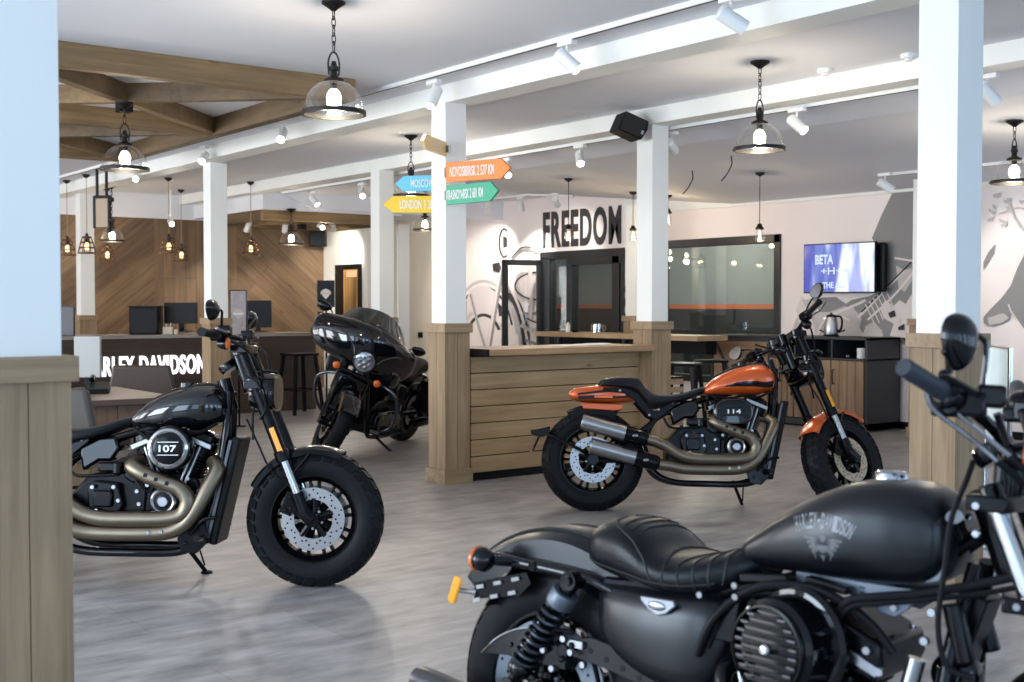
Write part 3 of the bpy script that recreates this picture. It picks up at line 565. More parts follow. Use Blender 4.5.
mb = MB(); mb.bb((-.09, -.04, 0), (.03, .04, .09)); mb.bb((.04, -.03, 0), (.09, .03, .06)); mb.build('box', mat('beige_card', (.5, .42, .33), .6), t, smooth=0, bevel=.004); mb = MB(); mb.cyl((-.05, 0, .05), (-.06, 0, .13), .004, n=6); mb.cyl((-.02, 0, .05), (0, 0, .14), .004, n=6); mb.build('pen', M['lamp_white'], t)
# picture card in front of the fork
def card(px0, px1, py0, py1, D, label, face, base, logo):
    a = atD(px0, py0, D); b_ = atD(px1, py1, D); w_ = (px1-px0)*D/1200; h_ = (py1-py0)*D/1200; k = atD((px0+px1)/2, py1, D)
    t = thing('display_card', label, 'display card', (k.x, k.y, base), (0, 0, -CAM_YAW)); zb_ = k.z-base
    mb = MB(); mb.bb((-w_/2, -.008, zb_), (w_/2, .008, zb_+h_)); mb.build('panel', face, t, smooth=0)
    mb = MB(); mb.bb((-w_/2-.012, -.006, zb_-.012), (-w_/2, .006, zb_+h_+.012)); mb.bb((w_/2, -.006, zb_-.012), (w_/2+.012, .006, zb_+h_+.012)); mb.bb((-w_/2, -.006, zb_+h_), (w_/2, .006, zb_+h_+.012)); mb.bb((-w_/2, -.006, zb_-.012), (w_/2, .006, zb_))
    mb.bb((-.01, .01, 0), (.01, .02, zb_+h_*.7)); mb.bb((-.07, -.06, 0), (.07, .06, .01)); mb.build('frame', M['black_metal' if base < .1 else 'steel'], t, smooth=0)
    mb = MB(); cz = zb_+h_*.5; q = w_*.36
    mb.prism([(-q, .02), (-q*.5, .5*q), (-q*.9, .55*q), (0, q*.95), (q*.9, .55*q), (q*.5, .5*q), (q, .02), (q*.5, -.5*q), (0, -q*1.0), (-q*.5, -.5*q)], (0, -.009, cz), (1, 0, 0), (0, 0, 1), (0, -.002, 0))
    mb.mi = 1; mb.prism([(-q*.95, -.12*q), (q*.95, -.12*q), (q*.95, .2*q), (-q*.95, .2*q)], (0, -.0115, cz), (1, 0, 0), (0, 0, 1), (0, -.002, 0)); 
    mb.build('emblem', logo, t, smooth=0); return t
card(231, 246, 291, 337, 13.3, 'tall grey picture card with a pale emblem on a thin stand beside the reception column', mat('marbled_card', (.42, .38, .40), .5, noise=.45, nscale=14), .0, [mat('pale_emblem', (.6, .5, .48), .5), M['lamp_white']])
card(318.5, 333.5, 281.5, 306, 12.2, 'black card with a shield emblem standing left of the wall poster', M['black_plastic'], .0, [mat('grey_emblem', (.45, .42, .40), .5), mat('tan_emblem', (.5, .3, .2), .5)])
# framed poster on the white wall
a = onX(336.5, 300, 9.49); b_ = onX(362, 300, 9.49); zt = onX(349, 264.5, 9.49).z
t = thing('wall_poster', 'tall black framed poster with a golden picture on the white wall', 'poster', (9.49, (a.y+b_.y)/2, 0)); hw = abs(a.y-b_.y)/2
mb = MB(); mb.bb((-.03, -hw, .7), (0, hw, zt)); mb.build('frame', M['black_gloss'], t, smooth=0, bevel=.004)
gm = wood('golden_picture', (.03, .015, .008), (.75, .42, .14), 'Z', .3, .35); mb = MB(); mb.bb((-.034, -hw+.08, 1.0), (-.03, hw*.28, zt-.08)); mb.mi = 1; mb.bb((-.036, -hw+.1, zt-.2), (-.034, hw*.05, zt-.1)); mb.build('picture', [gm, mat('picture_orange', (.8, .35, .2), .4)], t, smooth=0)
# socket
k = onY(420, 335, 16.1); tag(MB().box((k.x, 16.09, k.z), (.09, .015, .09)).build('wall_socket', M['black_plastic'], smooth=0, bevel=.004), 'small black socket on the cream passage wall', 'socket')
# sales table at the left with monitor and chairs
a = onZ(177, 396, .76); t = thing('sales_table', 'brown timber table beside the nearest column with board front', 'table', (a.x-2.6, a.y-.05, 0))
tp = wood('dark_walnut_top', (.06, .033, .020), (.14, .085, .055), 'X', .45)
mb = MB(); mb.bb((0, 0, .72), (2.6, 1.2, .76)); mb.build('tabletop', tp, t, smooth=0, bevel=.004)
mb = MB(); n = 15
for i in range(n): mb.bb((.05+i*2.5/n, .06, .1), (.05+(i+1)*2.5/n-.006, .085, .72))
mb.build('board_front', slat, t, smooth=0, bevel=.002)
mb = MB()
for x_ in (.06, 2.5): mb.bb((x_, .09, 0), (x_+.04, 1.14, .72))
mb.build('leg_frame', M['black_metal'], t, smooth=0)
q = atD(88, 355, 8.35); r_ = monitor(88, 355, 8.35, 26, 41, 388, 'white backed monitor on the brown table near the left column', mat('monitor_back_grey', (.36, .36, .34), .5), -CAM_YAW)
r_.location.z = .76
k = atD(88, 383, 8.2); t = thing('desk_phone', 'small black desk phone beside the white monitor foot', 'telephone', (k.x-.02, k.y-.08, .76), (0, 0, -.4)); MB().prism([(-.09, 0), (.09, 0), (.09, .07), (-.09, .03)], (0, -.08, 0), (0, 1, 0), (0, 0, 1), (.14, 0, 0)).build('body', M['black_plastic'], t, smooth=0, bevel=.006); MB().tube([(.02, -.02, .085), (.02, .05, .10), (.02, .1, .10)], .018).build('handset', M['black_gloss'], t)
brn = mat('dark_brown_leather', (.040, .024, .018), .45, bump=.1)
def chair(loc, rot, label, m):
    t = thing('office_chair', label, 'chair', loc, (0, 0, rot))
    mb = MB(); R = []
    for i in range(7):
        z_ = .50+i*.062; w_ = .27-.012*abs(i-2.5); R.append([(-w_, .02*i*.3, z_), (w_, .02*i*.3, z_), (w_, .05+.02*i*.3, z_), (-w_, .05+.02*i*.3, z_)])
    mb.rings(R); mb.build('backrest', m, t, bevel=.02, smooth=50)
    mb = MB(); mb.bb((-.25, -.46, .43), (.25, .03, .50)); mb.build('seat', m, t, bevel=.025, smooth=50)
    mb = MB(); mb.cyl((0, -.2, .06), (0, -.2, .43), .025)
    for i in range(5): a = i*2*PI/5; mb.cyl((0, -.2, .08), (.27*math.cos(a), -.2+.27*math.sin(a), .03), .016, .012)
    mb.build('pedestal', M['chrome'], t); return t
k = atD(144, 370, 9.6); chair((k.x, k.y, 0), -CAM_YAW+PI, 'dark brown office chair behind the brown table, its back to the lit sign', brn)
k = atD(82, 415, 7.0); chair((k.x-.05, k.y, 0), -CAM_YAW+2.5, 'charcoal chair in front of the brown table, partly behind the nearest column', mat('charcoal_fabric', (.05, .045, .042), .8))
k = atD(69, 346, 13.9); tag(MB().box((k.x-.1, k.y, 1.1), (.34, .05, .34), Matrix.Rotation(-CAM_YAW, 3, 'Z')).build('menu_board', mat('charcoal_panel', (.09, .09, .10), .5), smooth=0, bevel=.01), 'small charcoal panel on the desk just right of the nearest column', 'panel')
bpy.data.objects['menu_board'].location = (0, 0, .065)
# hanging framed board
k = atD(102.5, 212, 14.6); t = thing('hanging_sign', 'beige board in a black pipe frame hanging beside the far left column', 'sign', k, (0, 0, -CAM_YAW-.3)); s = 14.6/1200
mb = MB(); mb.bb((-8*s, -.01, -15*s), (7*s, .01, 14*s)); mb.build('board', mat('beige_board', (.42, .32, .23), .6), t, smooth=0)
mb = MB()
for x_ in (-9*s, 8*s): mb.cyl((x_, 0, -16*s), (x_, 0, 16*s), .022)
mb.cyl((-9*s, 0, 15*s), (8*s, 0, 15*s), .022); 
for x_ in (-6*s, 5*s): mb.cyl((x_, 0, 15*s), (x_, 0, 3.0-k.z), .018)
for z_ in (12*s, -8*s): mb.cyl((8*s, 0, z_), (12*s, 0, z_), .03)
mb.cyl((8*s, 0, -16*s), (8*s, 0, -21*s), .03); mb.build('pipe_frame', M['dark_metal'], t)
# ================================================================== DIRECTION SIGNS
def arrow_sign(p0, p1, h, label, col, body, tw_, toff, tip, side=1, tcol=None):
    """p0 root, p1 tip; front face towards the viewer"""
    p0 = Vector(p0); p1 = Vector(p1); d = (p1-p0); L_ = d.length; u = d.normalized(); n = u.cross(Vector((0, 0, 1)))
    if n.dot(_c-p0) < 0: n = -n
    t = thing('direction_sign', label, 'sign', p0, group='direction signs on the column'); 
    mb = MB(); mb.prism([(0, -h/2), (L_-tip, -h/2), (L_, 0), (L_-tip, h/2), (0, h/2)], -n*.012, u, (0, 0, 1), n*.024); mb.build('arrow_board', col, t, smooth=0, bevel=.002)
    right = u if side > 0 else -u
    mb = MB(); text(mb, body, u*toff+n*.0125, right, (0, 0, 1), tw_, h*.52, n, .002, .012, 1.05); mb.build('lettering', tcol or M['lamp_white'], t, smooth=0)
    mb = MB(); mb.bb((-.012, -.06 if side < 0 else 0, -h/4), (.012, .06 if side < 0 else .02, h/4)); mb.build('bracket', M['steel'], t, smooth=0)
def sign_mat(n, c): return mat(n, c, .4)
def P(x, y, D): return atD(x, y, D)
arrow_sign(P(447, 172.5, 8.92), P(511, 168, 8.60), .145, 'orange arrow sign pointing right, reading NOVOSIBIRSK 2 537 KM', sign_mat('orange_board', (.90, .23, .035)), 'NOVOSIBIRSK 2 537 KM', .40, .235, .08)
arrow_sign(P(447, 195.5, 8.92), P(499, 190.5, 8.66), .14, 'green arrow sign pointing right, reading KRASNOYARSK 2 681 KM', sign_mat('green_board', (.03, .36, .20)), 'KRASNOYARSK 2 681 KM', .33, .17, .07)
arrow_sign(P(440, 183, 9.25), P(395, 184, 9.25), .12, 'light blue arrow sign pointing left, upper of the two left arrows', sign_mat('blue_board', (.16, .58, .85)), 'MOSCOW 4 191 KM', .34, .055, .07, -1)
arrow_sign(P(442, 204.5, 9.25), P(383, 204.5, 9.25), .13, 'yellow arrow sign pointing left, reading LONDON 3 200 KM', sign_mat('yellow_board', (.90, .58, .03)), 'LONDON 3 200 KM', .34, .155, .08, -1)
arrow_sign(P(445.3, 149.5, 8.93), P(422, 140.5, 8.42), .105, 'small cream arrow sign angled towards the viewer at the top of the signs', sign_mat('cream_board', (.85, .62, .30)), 'HOME', .16, .26, .06, -1, mat('tan_ink', (.8, .68, .5), .5))
# speakers
k = atD(630, 127, 10.0); t = thing('speaker', 'black speaker mounted at the top of the column by the timber counter', 'speaker', k, (0, .35, -CAM_YAW+.35))
mb = MB(); mb.prism([(-.125, -.085), (.10, -.085), (.125, .015), (.11, .085), (-.11, .085)], (0, -.09, 0), (1, 0, 0), (0, 0, 1), (0, .2, 0)); mb.build('cabinet', M['black_plastic'], t, smooth=0, bevel=.01)
mb = MB(); mb.bb((-.112, -.1, -.072), (.092, -.09, .072)); mb.build('grille', mat('speaker_mesh', (.012, .012, .012), .8, bump=.4, bscale=400), t, smooth=0); MB().box((.08, -.102, -.03), (.02, .004, .03)).build('badge', M['steel'], t, smooth=0)
MB().tube([(.0, .1, 0), (.08, .13, .03), (.15, .16, .03)], .015).build('bracket', M['black_metal'], t)
k = atD(318, 236, 19.3); t = thing('speaker', 'black speaker high in the corner where timber and white walls meet', 'speaker', k, (0, 0, -CAM_YAW)); mb = MB(); mb.bb((-.13, -.1, -.17), (.13, .1, .17)); mb.build('cabinet', M['black_plastic'], t, smooth=0, bevel=.01); MB().bb((-.11, -.11, -.15), (.11, -.1, .13)).build('grille', M['black_satin'], t, smooth=0)
# ================================================================== LAMPS AND CEILING PIECES
def dome_pendant(px_, yc, yr, D, label, zcan=None, power=18, rod=None):
    """clear glass dome pendant: yc canopy row, yr rim row"""
    top = atD(px_, yc, D); rim = atD(px_, yr, D); zt = zcan or top.z; x, y = rim.x, rim.y; zr = rim.z; R = .172
    t = thing('glass_pendant', label, 'pendant lamp', (x, y, zt), group='clear glass dome pendants')
    def Z(z): return z-zt
    gh = .17; zg = zr+gh
    mb = MB(); mb.lathe([(0, 0), (.065, 0), (.065, -.012), (.03, -.035), (.012, -.05), (0, -.05)], n=24); mb.build('canopy', M['dark_metal'], t)
    n = max(2, int((zt-.04-(zg+.17))/.04)); mb = MB()
    for i in range(n):
        zc_ = -.045-(i+.5)*(zt-.045-(zg+.165))/n; ax = (1, 0) if i % 2 else (0, 1); h_ = (zt-.045-(zg+.165))/n*.72
        pts = [(ax[0]*.011*math.cos(a), ax[1]*.011*math.cos(a), zc_+h_*math.sin(a)) for a in [k*PI/4 for k in range(9)]]; mb.tube(pts, .0032, 5, 2)
    mb.build('chain', M['dark_metal'], t)
    mb = MB(); mb.tube([(-.03, 0, Z(zg+.035)), (-.034, 0, Z(zg+.10)), (-.02, 0, Z(zg+.145)), (0, 0, Z(zg+.16)), (.02, 0, Z(zg+.145)), (.034, 0, Z(zg+.10)), (.03, 0, Z(zg+.035))], .005, 6)
    mb.lathe([(0, Z(zg+.11)), (.012, Z(zg+.11)), (.018, Z(zg+.085)), (.026, Z(zg+.08)), (.026, Z(zg+.06)), (.018, Z(zg+.055)), (.022, Z(zg+.03)), (.055, Z(zg+.012)), (.058, Z(zg-.003)), (.02, Z(zg-.01)), (.02, Z(zg-.04)), (0, Z(zg-.04))], n=24)
    mb.build('lamp_holder', M['dark_metal'], t)
    mb = MB(); pr = [(.05, zg), (.085, zg-.012), (.12, zg-.04), (.147, zg-.08), (.160, zg-.12), (.165, zr)]; mb.lathe([(r, Z(z)) for r, z in pr], n=36); mb.build('glass_dome', M['clear'], t)
    mb = MB(); mb.lathe([(.162, Z(zr+.012)), (R+.003, Z(zr+.012)), (R+.003, Z(zr-.012)), (.162, Z(zr-.012)), (.162, Z(zr+.012))], n=40)
    for a in (0, 2.1, 4.2): mb.cyl((R*math.cos(a), R*math.sin(a), Z(zr)), ((R+.012)*math.cos(a), (R+.012)*math.sin(a), Z(zr)), .005, n=8)
    mb.build('rim_ring', M['dark_metal'], t)
    mb = MB(); mb.lathe([(0, Z(zg-.035)), (.015, Z(zg-.04)), (.030, Z(zg-.055)), (.040, Z(zg-.08)), (.040, Z(zg-.10)), (.030, Z(zg-.122)), (.015, Z(zg-.133)), (0, Z(zg-.135))], n=20); mb.build('bulb', M['bulb'], t)
    light('pendant_glow', 'POINT', (x, y, zr-.03), power, (1, .86, .66), .05)
dome_pendant(334, 3, 113, 6.55, 'nearest glass dome pendant, upper left with its bulb lit', 3.0)
dome_pendant(125, 112, 169, 8.78, 'glass dome pendant hanging under the timber ceiling lattice', 2.83, 10)
dome_pendant(759.5, 62, 149, 8.15, 'glass dome pendant between the speaker column and the bright right column', 3.0)
dome_pendant(411, 136, 196, 11.7, 'glass dome pendant behind the blue and yellow arrow signs', 3.0)
dome_pendant(1014, 128, 182, 9.3, 'glass dome pendant at the right edge before the mural', zc(8.7, 5), 14)
dome_pendant(425, 213, 230, 16.2, 'small far glass dome pendant below the yellow arrow sign', zc(8.9, 13.6), 8)
dome_pendant(291.5, 213, 244, 16.6, 'far glass dome pendant before the right part of the timber wall', 2.68, 12)
dome_pendant(112, 196, 241, 16.6, 'far glass dome pendant below the hanging framed board', 3.0, 10)
cage_m = mat('bronze_wire', (.09, .045, .02), .4, .7); warm = mat('lit_filament_bulb', (1, .8, .5), .4, emit=(1, .56, .20), es=3)
def cage_pendant(px_, yc, yb, D, label, power=30):
    top = atD(px_, yc, D); low = atD(px_, yb, D); zt = 2.999; x, y = low.x, low.y
    t = thing('cage_pendant', label, 'pendant lamp', (x, y, zt), group='bronze wire cage pendants'); b_ = low.z-zt; R0, R1, h = .055, .112, .20
    mb = MB(); mb.lathe([(0, 0), (.05, 0), (.045, -.02), (.012, -.045), (0, -.045)], n=20); mb.build('canopy', M['dark_metal'], t)
    mb = MB(); mb.cyl((0, 0, -.03), (0, 0, b_+h+.03), .0045, n=6); mb.build('cord', M['oak_plank'], t, smooth=0)
    mb = MB(); mb.lathe([(0, b_+h+.05), (.015, b_+h+.05), (.02, b_+h+.02), (.05, b_+h), (.05, b_+h-.012), (.02, b_+h-.02), (.018, b_+h-.06), (0, b_+h-.06)], n=20); mb.build('lamp_holder', M['dark_metal'], t)
    mb = MB()
    for f_ in (0, .33, .66, 1):
        R = R0+(R1-R0)*f_**.8; z_ = b_+h*(1-f_); mb.lathe([(R-.006, z_-.008), (R+.004, z_-.008), (R+.004, z_+.008), (R-.006, z_+.008), (R-.006, z_-.008)], n=24)
    for i in range(8): a = i*PI/4; mb.tube([((R0+(R1-R0)*f_**.8)*math.cos(a), (R0+(R1-R0)*f_**.8)*math.sin(a), b_+h*(1-f_)) for f_ in (0, .33, .66, 1)], .005, 5, 2)
    mb.build('wire_cage', cage_m, t)
    mb = MB(); mb.lathe([(0, b_+.14), (.012, b_+.14), (.028, b_+.09), (.030, b_+.07), (.02, b_+.045), (0, b_+.04)], n=16); mb.build('bulb', warm, t)
    light('cage_glow', 'POINT', (x, y, low.z+.09), power, (1, .62, .30), .03)
cage_pendant(67.5, 180, 255, 15.9, 'leftmost bronze cage pendant, beside the nearest column')
cage_pendant(87, 174.5, 253, 15.2, 'bronze cage pendant directly in front of the far left column')
cage_pendant(107.5, 196, 261, 17.0, 'low bronze cage pendant under the glass dome by the hanging board')
cage_pendant(169, 177.5, 253, 15.6, 'larger of the two cage pendants left of the reception column')
cage_pendant(181.5, 196, 261, 17.2, 'smaller, lower of the two cage pendants left of the reception column')
cage_pendant(251, 181.7, 255, 16.1, 'single bronze cage pendant right of the reception column', 40)
def bulb_pendant(px_, yc, yb, D, label, zt):
    low = atD(px_, yb, D); t = thing('bulb_pendant', label, 'pendant lamp', (low.x, low.y, zt), group='bare bulb pendants'); b_ = low.z-zt
    mb = MB(); mb.lathe([(0, 0), (.05, 0), (.045, -.02), (.01, -.04), (0, -.04)], n=20); mb.build('canopy', M['dark_metal'], t)
    mb = MB(); mb.cyl((0, 0, -.03), (0, 0, b_+.19), .004, n=6); mb.build('cord', M['black_plastic'], t)
    mb = MB(); mb.lathe([(0, b_+.20), (.02, b_+.20), (.03, b_+.17), (.045, b_+.155), (.045, b_+.14), (.02, b_+.13), (0, b_+.13)], n=20); mb.build('lamp_holder', M['dark_metal'], t)
    mb = MB(); mb.lathe([(.02, b_+.14), (.042, b_+.09), (.05, b_+.05), (.04, b_+.015), (0, b_)], n=20); mb.build('glass', M['clear'], t)
    mb = MB(); mb.lathe([(0, b_+.12), (.01, b_+.12), (.012, b_+.04), (0, b_+.03)], n=10); mb.build('filament', warm, t)
    light('bulb_glow', 'POINT', (low.x, low.y, low.z+.03), 7, (1, .75, .45), .03)
def zat(px_, D, Y=None): k = atD(px_, 170, D); return zc(k.x, k.y)
bulb_pendant(568.5, 173, 242, 13.6, 'bare bulb pendant hanging in front of the FREEDOM letters', zat(568, 13.6))
bulb_pendant(633, 186, 242, 14.6, 'bare bulb pendant just left of the speaker column', zat(633, 14.6))
bulb_pendant(759.5, 170, 243, 12.4, 'bare bulb pendant in front of the right end of the glass partition', zat(759, 12.4))
bulb_pendant(668, 190, 225, 14.6, 'bare bulb pendant just right of the speaker column', zat(668, 14.6))
for px_, py, D, lb in ((731, 175, 11.5, 'thin loose wire curling from the ceiling right of the speaker column'), (692, 188, 12.5, 'short loose wire hanging from the ceiling beside the speaker column')):
    k = atD(px_, py, D); z_ = zc(k.x, k.y); MBt = MB(); MBt.tube([(k.x, k.y, z_), (k.x+.01, k.y, z_-.08), (k.x-.01, k.y+.04, z_-.17), (k.x-.05, k.y+.08, z_-.24)], .006, 6)
    tag(MBt.build('loose_wire', M['black_plastic']), lb, 'wire')
# track rails and spotlights
def rail(name_lbl, p0, p1):
    p0 = Vector(p0); p1 = Vector(p1); d = (p1-p0); mb = MB(); u = d.normalized(); s_ = Vector((-u.y, u.x, 0))*.018; z_ = Vector((0, 0, -.03))
    mb.rings([[p-s_, p+s_, p+s_+z_, p-s_+z_] for p in (p0, p1)]); mb.mi = 1; zz = Vector((0, 0, -.031)); mb.rings([[p-s_*.4+zz, p+s_*.4+zz, p+s_*.4+zz-Vector((0, 0, .001)), p-s_*.4+zz-Vector((0, 0, .001))] for p in (p0, p1)])
    tag(mb.build('track_rail', [M['lamp_white'], M['black_plastic']], smooth=0), name_lbl, 'light rail')
def spot(px_, py, plane, label, aim, power=0, on=True, X=None, drop=0):
    """spotlight under a ceiling rail; aim = world point it is turned to"""
    zt = plane
    d_ = ray(px_, py)
    p = _c+d_*((zt-.03-EYE)/d_.z) if X is None else _c+d_*((X-0)/d_.x)
    p.z = zt-.03 if X is None else p.z
    t = thing('track_spotlight', label, 'spotlight', p, group='white track spotlights')
    mb = MB(); mb.bb((-.025, -.07, -.03), (.025, .07, 0)); mb.build('adapter', M['lamp_white'], t, smooth=0, bevel=.004)
    mb = MB(); mb.cyl((0, 0, -.03+(drop+.03 if drop else 0)), (0, 0, -.10), .008, n=10); mb.build('arm', M['lamp_white'], t)
    a = (Vector(aim)-p-Vector((0, 0, -.12))).normalized(); c0 = Vector((0, 0, -.12)); q = c0-a*.07; e = c0+a*.09
    mb = MB(); mb.cyl(q, e, .042, n=24); mb.cyl(q-a*.008, q, .036, .04, 24); mb.build('housing', M['lamp_white'], t)
    mb = MB(); mb.cyl(e-a*.004, e+a*.001, .035, n=20); mb.build('lens', M['spot_lens'] if on else M['lamp_white'], t)
    if power:
        rot = a.to_track_quat('-Z', 'Y').to_euler(); light('spot_beam', 'SPOT', p+e+a*.02, power, (1, .93, .84), .03, rot, math.radians(70), .8)
rail('front track rail along the ceiling above the foreground', (4.77, 3.4, 3.0), (4.77, 17, 3.0))
rail('second track rail running beside the far ceiling beam', (7.32, 4.6, 2.875), (7.32, 14.6, 2.86))
a = onp(920, 171, 0, 10.3); rail('short track rail near the mural wall, left of the bright column', (10.3, 5.0, zc(10.3, 6)), (10.3, wx(881, 10.3), zc(10.3, 6)))
b_ = zc(10.7, 14); rail('short track rail in front of the motorcycle line-art mural', (10.7, 13.6, zc(10.7, 13.6)), (10.7, 15.9, zc(10.7, 13.6)))
rail('short sloping piece of track rail above the F of the lettering', (10.7, 12.6, zc(10.7, 12.6)), (10.7, 13.59, zc(10.7, 13.6)))
spot(731, -4, 3.0, 'bright spotlight at the top edge, second from the bright column', (9, 2, 0), 40)
spot(567, 41, 3.0, 'spotlight on the front rail left of the bright one, seen from its side', (6.5, 3, 0), 60)
spot(434, 80, 3.0, 'spotlight on the front rail right above the sign column', (3.2, 6.6, .2), 60)
spot(282, 121, 3.0, 'spotlight on the front rail between the near pendant and the sign column', (2.5, 6.5, 0), 30)
spot(204, 146, 3.0, 'spotlight at the top of the column by the reception desk', (2, 8, 0), 30)
spot(137, 166, 3.0, 'spotlight on the front rail above the hanging framed board', (2, 9, 0), 20)
spot(797, 108, 2.86, 'spotlight on the second rail right of the large pendant', (7.2, 2.5, 0), 60)
spot(671, 132, 2.86, 'spotlight tucked behind the top of the speaker column', (11, 9, 1), 30)
spot(580, 145, 2.86, 'spotlight on the second rail left of the black speaker', (5.5, 6, 0), 60)
spot(507, 158, 2.86, 'spotlight on the second rail just above the orange arrow sign', (6, 7, 0), 30)
spot(988, 74, 2.86, 'spotlight right of the bright column near the ceiling', (10, 3, 0), 40)
spot(362, 183, 2.86, 'lit spotlight on the second rail left of the far column', (5.5, 8.5, 0), 40)
spot(314, 191, 2.86, 'middle spotlight above the far timber lattice', (8, 11, 0), 40)
spot(277, 201, 2.86, 'left spotlight at the end of the second rail', (8.5, 12, 0), 40)
spot(885, 173, zc(10.3, 7), 'spotlight on the short rail left of the bright column', (11.3, 6.2, 1.5), 50)
spot(488, 199, zc(10.7, 14.5), 'left spotlight washing the line-art mural', (11.25, 15.3, 1.9), 130)
spot(521, 197, zc(10.7, 14.5), 'middle spotlight washing the line-art mural', (11.25, 14.2, 1.9), 110)
spot(556, 193, zc(10.7, wx(556, 10.7)), 'right spotlight in front of the F of the FREEDOM letters', (11.25, 13.2, 2.2), 40)
spot(285, 219, 2.66, 'small spotlight beside the glass dome before the timber wall', (8.6, 17.4, 1.2), 60)
spot(248, 218, 2.66, 'small spotlight behind the single cage pendant', (7.5, 17.4, 1.2), 60)
spot(321, 218, 2.66, 'glaring spotlight in front of the corner speaker', (7, 9, .5), 40)
spot(333, 219, 2.66, 'small spotlight aimed at the white wall above the poster', (9.5, 16.9, 2.0), 110)
spot(171, 214, 2.66, 'glaring spotlight above the pair of cage pendants', (4.5, 9, 0), 40, drop=.34)
# smoke detectors
for px_, py, lb in ((825, 69, 'smaller white smoke detector on the ceiling between the beams'), (909, 54, 'white smoke detector on the ceiling beside the bright column')):
    k = onZ(px_, py, 3.0); t = thing('smoke_detector', lb, 'smoke detector', (k.x, k.y, 3.0)); MB().lathe([(0, 0), (.055, 0), (.055, -.015), (.05, -.03), (0, -.032)], n=24).build('base', M['lamp_white'], t); MB().lathe([(0, -.03), (.03, -.03), (.026, -.045), (0, -.047)], n=20).build('sensor', M['lamp_white'], t)
# timber lattices under the ceiling
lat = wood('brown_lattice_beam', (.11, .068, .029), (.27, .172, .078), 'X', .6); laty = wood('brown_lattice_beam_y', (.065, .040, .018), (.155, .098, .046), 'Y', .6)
def bar(mb, a, b, z0, z1, w_=.10):
    a = Vector((*a, 0)); b = Vector((*b, 0)); u = (b-a).normalized(); s_ = Vector((-u.y, u.x, 0))*w_/2
    mb.rings([[p+s_+Vector((0, 0, z0)), p-s_+Vector((0, 0, z0)), p-s_+Vector((0, 0, z1)), p+s_+Vector((0, 0, z1))] for p in (a, b)])
def lattice(xs, ys, z0, z1, label, w_=.10, shallow=.02):
    t = thing('ceiling_lattice', label, 'ceiling lattice', (0, 0, 0), group='timber ceiling lattices')
    for y in ys:
        mb = MB(); bar(mb, (xs[0]-w_/2, y), (xs[-1]+w_/2, y), z0, z1, w_); mb.build('edge_beam', lat, t, smooth=0, bevel=.004)
    for x in xs:
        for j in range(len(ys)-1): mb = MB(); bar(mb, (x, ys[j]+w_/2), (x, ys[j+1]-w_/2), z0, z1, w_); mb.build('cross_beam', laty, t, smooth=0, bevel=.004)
    for i in range(len(xs)-1):
        for j in range(len(ys)-1):
            c = ((xs[i]+xs[i+1])/2, (ys[j]+ys[j+1])/2)
            for q in ((xs[i], ys[j]), (xs[i+1], ys[j]), (xs[i], ys[j+1]), (xs[i+1], ys[j+1])):
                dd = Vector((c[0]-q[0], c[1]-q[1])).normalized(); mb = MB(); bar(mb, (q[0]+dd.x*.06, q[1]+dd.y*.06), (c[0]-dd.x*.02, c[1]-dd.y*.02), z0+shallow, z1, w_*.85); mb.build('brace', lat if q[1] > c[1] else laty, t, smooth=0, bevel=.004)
            mb = MB(); mb.bb((c[0]-.05, c[1]-.05, z0-.05), (c[0]+.05, c[1]+.05, z1)); mb.build('node_plate', M['black_metal'], t, smooth=0)
    return t
lattice([-.5, 1.95, 4.40], [7.75, 10.1, 12.45], 2.84, 2.999, 'large brown timber lattice under the ceiling at the upper left')
lattice([7.35, 9.33], [15.2, 16.85], 2.52, 2.659, 'far brown timber lattice in front of the timber wall')
mb = MB(); mb.bb((7.27, 15.1, 2.66), (9.5, YN-.03, 2.90)); struct(mb.build('trim_4', M['ceiling'], smooth=0)) 
# ================================================================== MOTORCYCLES
# bike space: x forward from the rear axle, y to the bike's left, z up from the ground
def bike_root(lat, Z, deg, lean, label, cat='motorcycle'):
    o = cw(lat, Z); a = math.radians(deg); h = cw(math.cos(a), -math.sin(a)); yaw = math.atan2(h.y, h.x)
    return thing('motorcycle', label, cat, (o.x, o.y, .002), (Matrix.Rotation(yaw, 3, 'Z') @ Matrix.Rotation(-math.radians(lean), 3, 'X')).to_euler())
def steer_matrix(head, ax, deg):
    head = Vector(head); return Matrix.Translation(head) @ Matrix.Rotation(math.radians(deg), 4, Vector(ax)) @ Matrix.Translation(-head)
def rr(w, h, n=20, e=2.6):
    """superellipse points (a,b)"""
    out = []
    for i in range(n):
        t = 2*PI*i/n; c, s_ = math.cos(t), math.sin(t)
        out.append((w*abs(c)**(2/e)*(1 if c >= 0 else -1), h*abs(s_)**(2/e)*(1 if s_ >= 0 else -1)))
    return out
def loft_x(mb, secs, n=24, k=4):
    """secs: (x, zlo, zhi, halfwidth, exponent[, lower width factor]); smoothed loft along x"""
    keys = [Vector((s[0], s[1], s[2])) for s in secs]; k2 = [Vector((s[3], s[4], s[5] if len(s) > 5 else 1)) for s in secs]
    A = spline(keys, k); B = spline(k2, k); R = []
    for a, b in zip(A, B):
        zc_ = (a.y+a.z)/2; zh = max(1e-4, (a.z-a.y)/2); ring = []
        for y, z in rr(max(1e-4, b.x), zh, n, b.y):
            f_ = 1 if z > 0 else 1+(b.z-1)*min(1, -z/zh); ring.append(Vector((a.x, y*f_, zc_+z)))
        R.append(ring)
    mb.rings(R); return mb
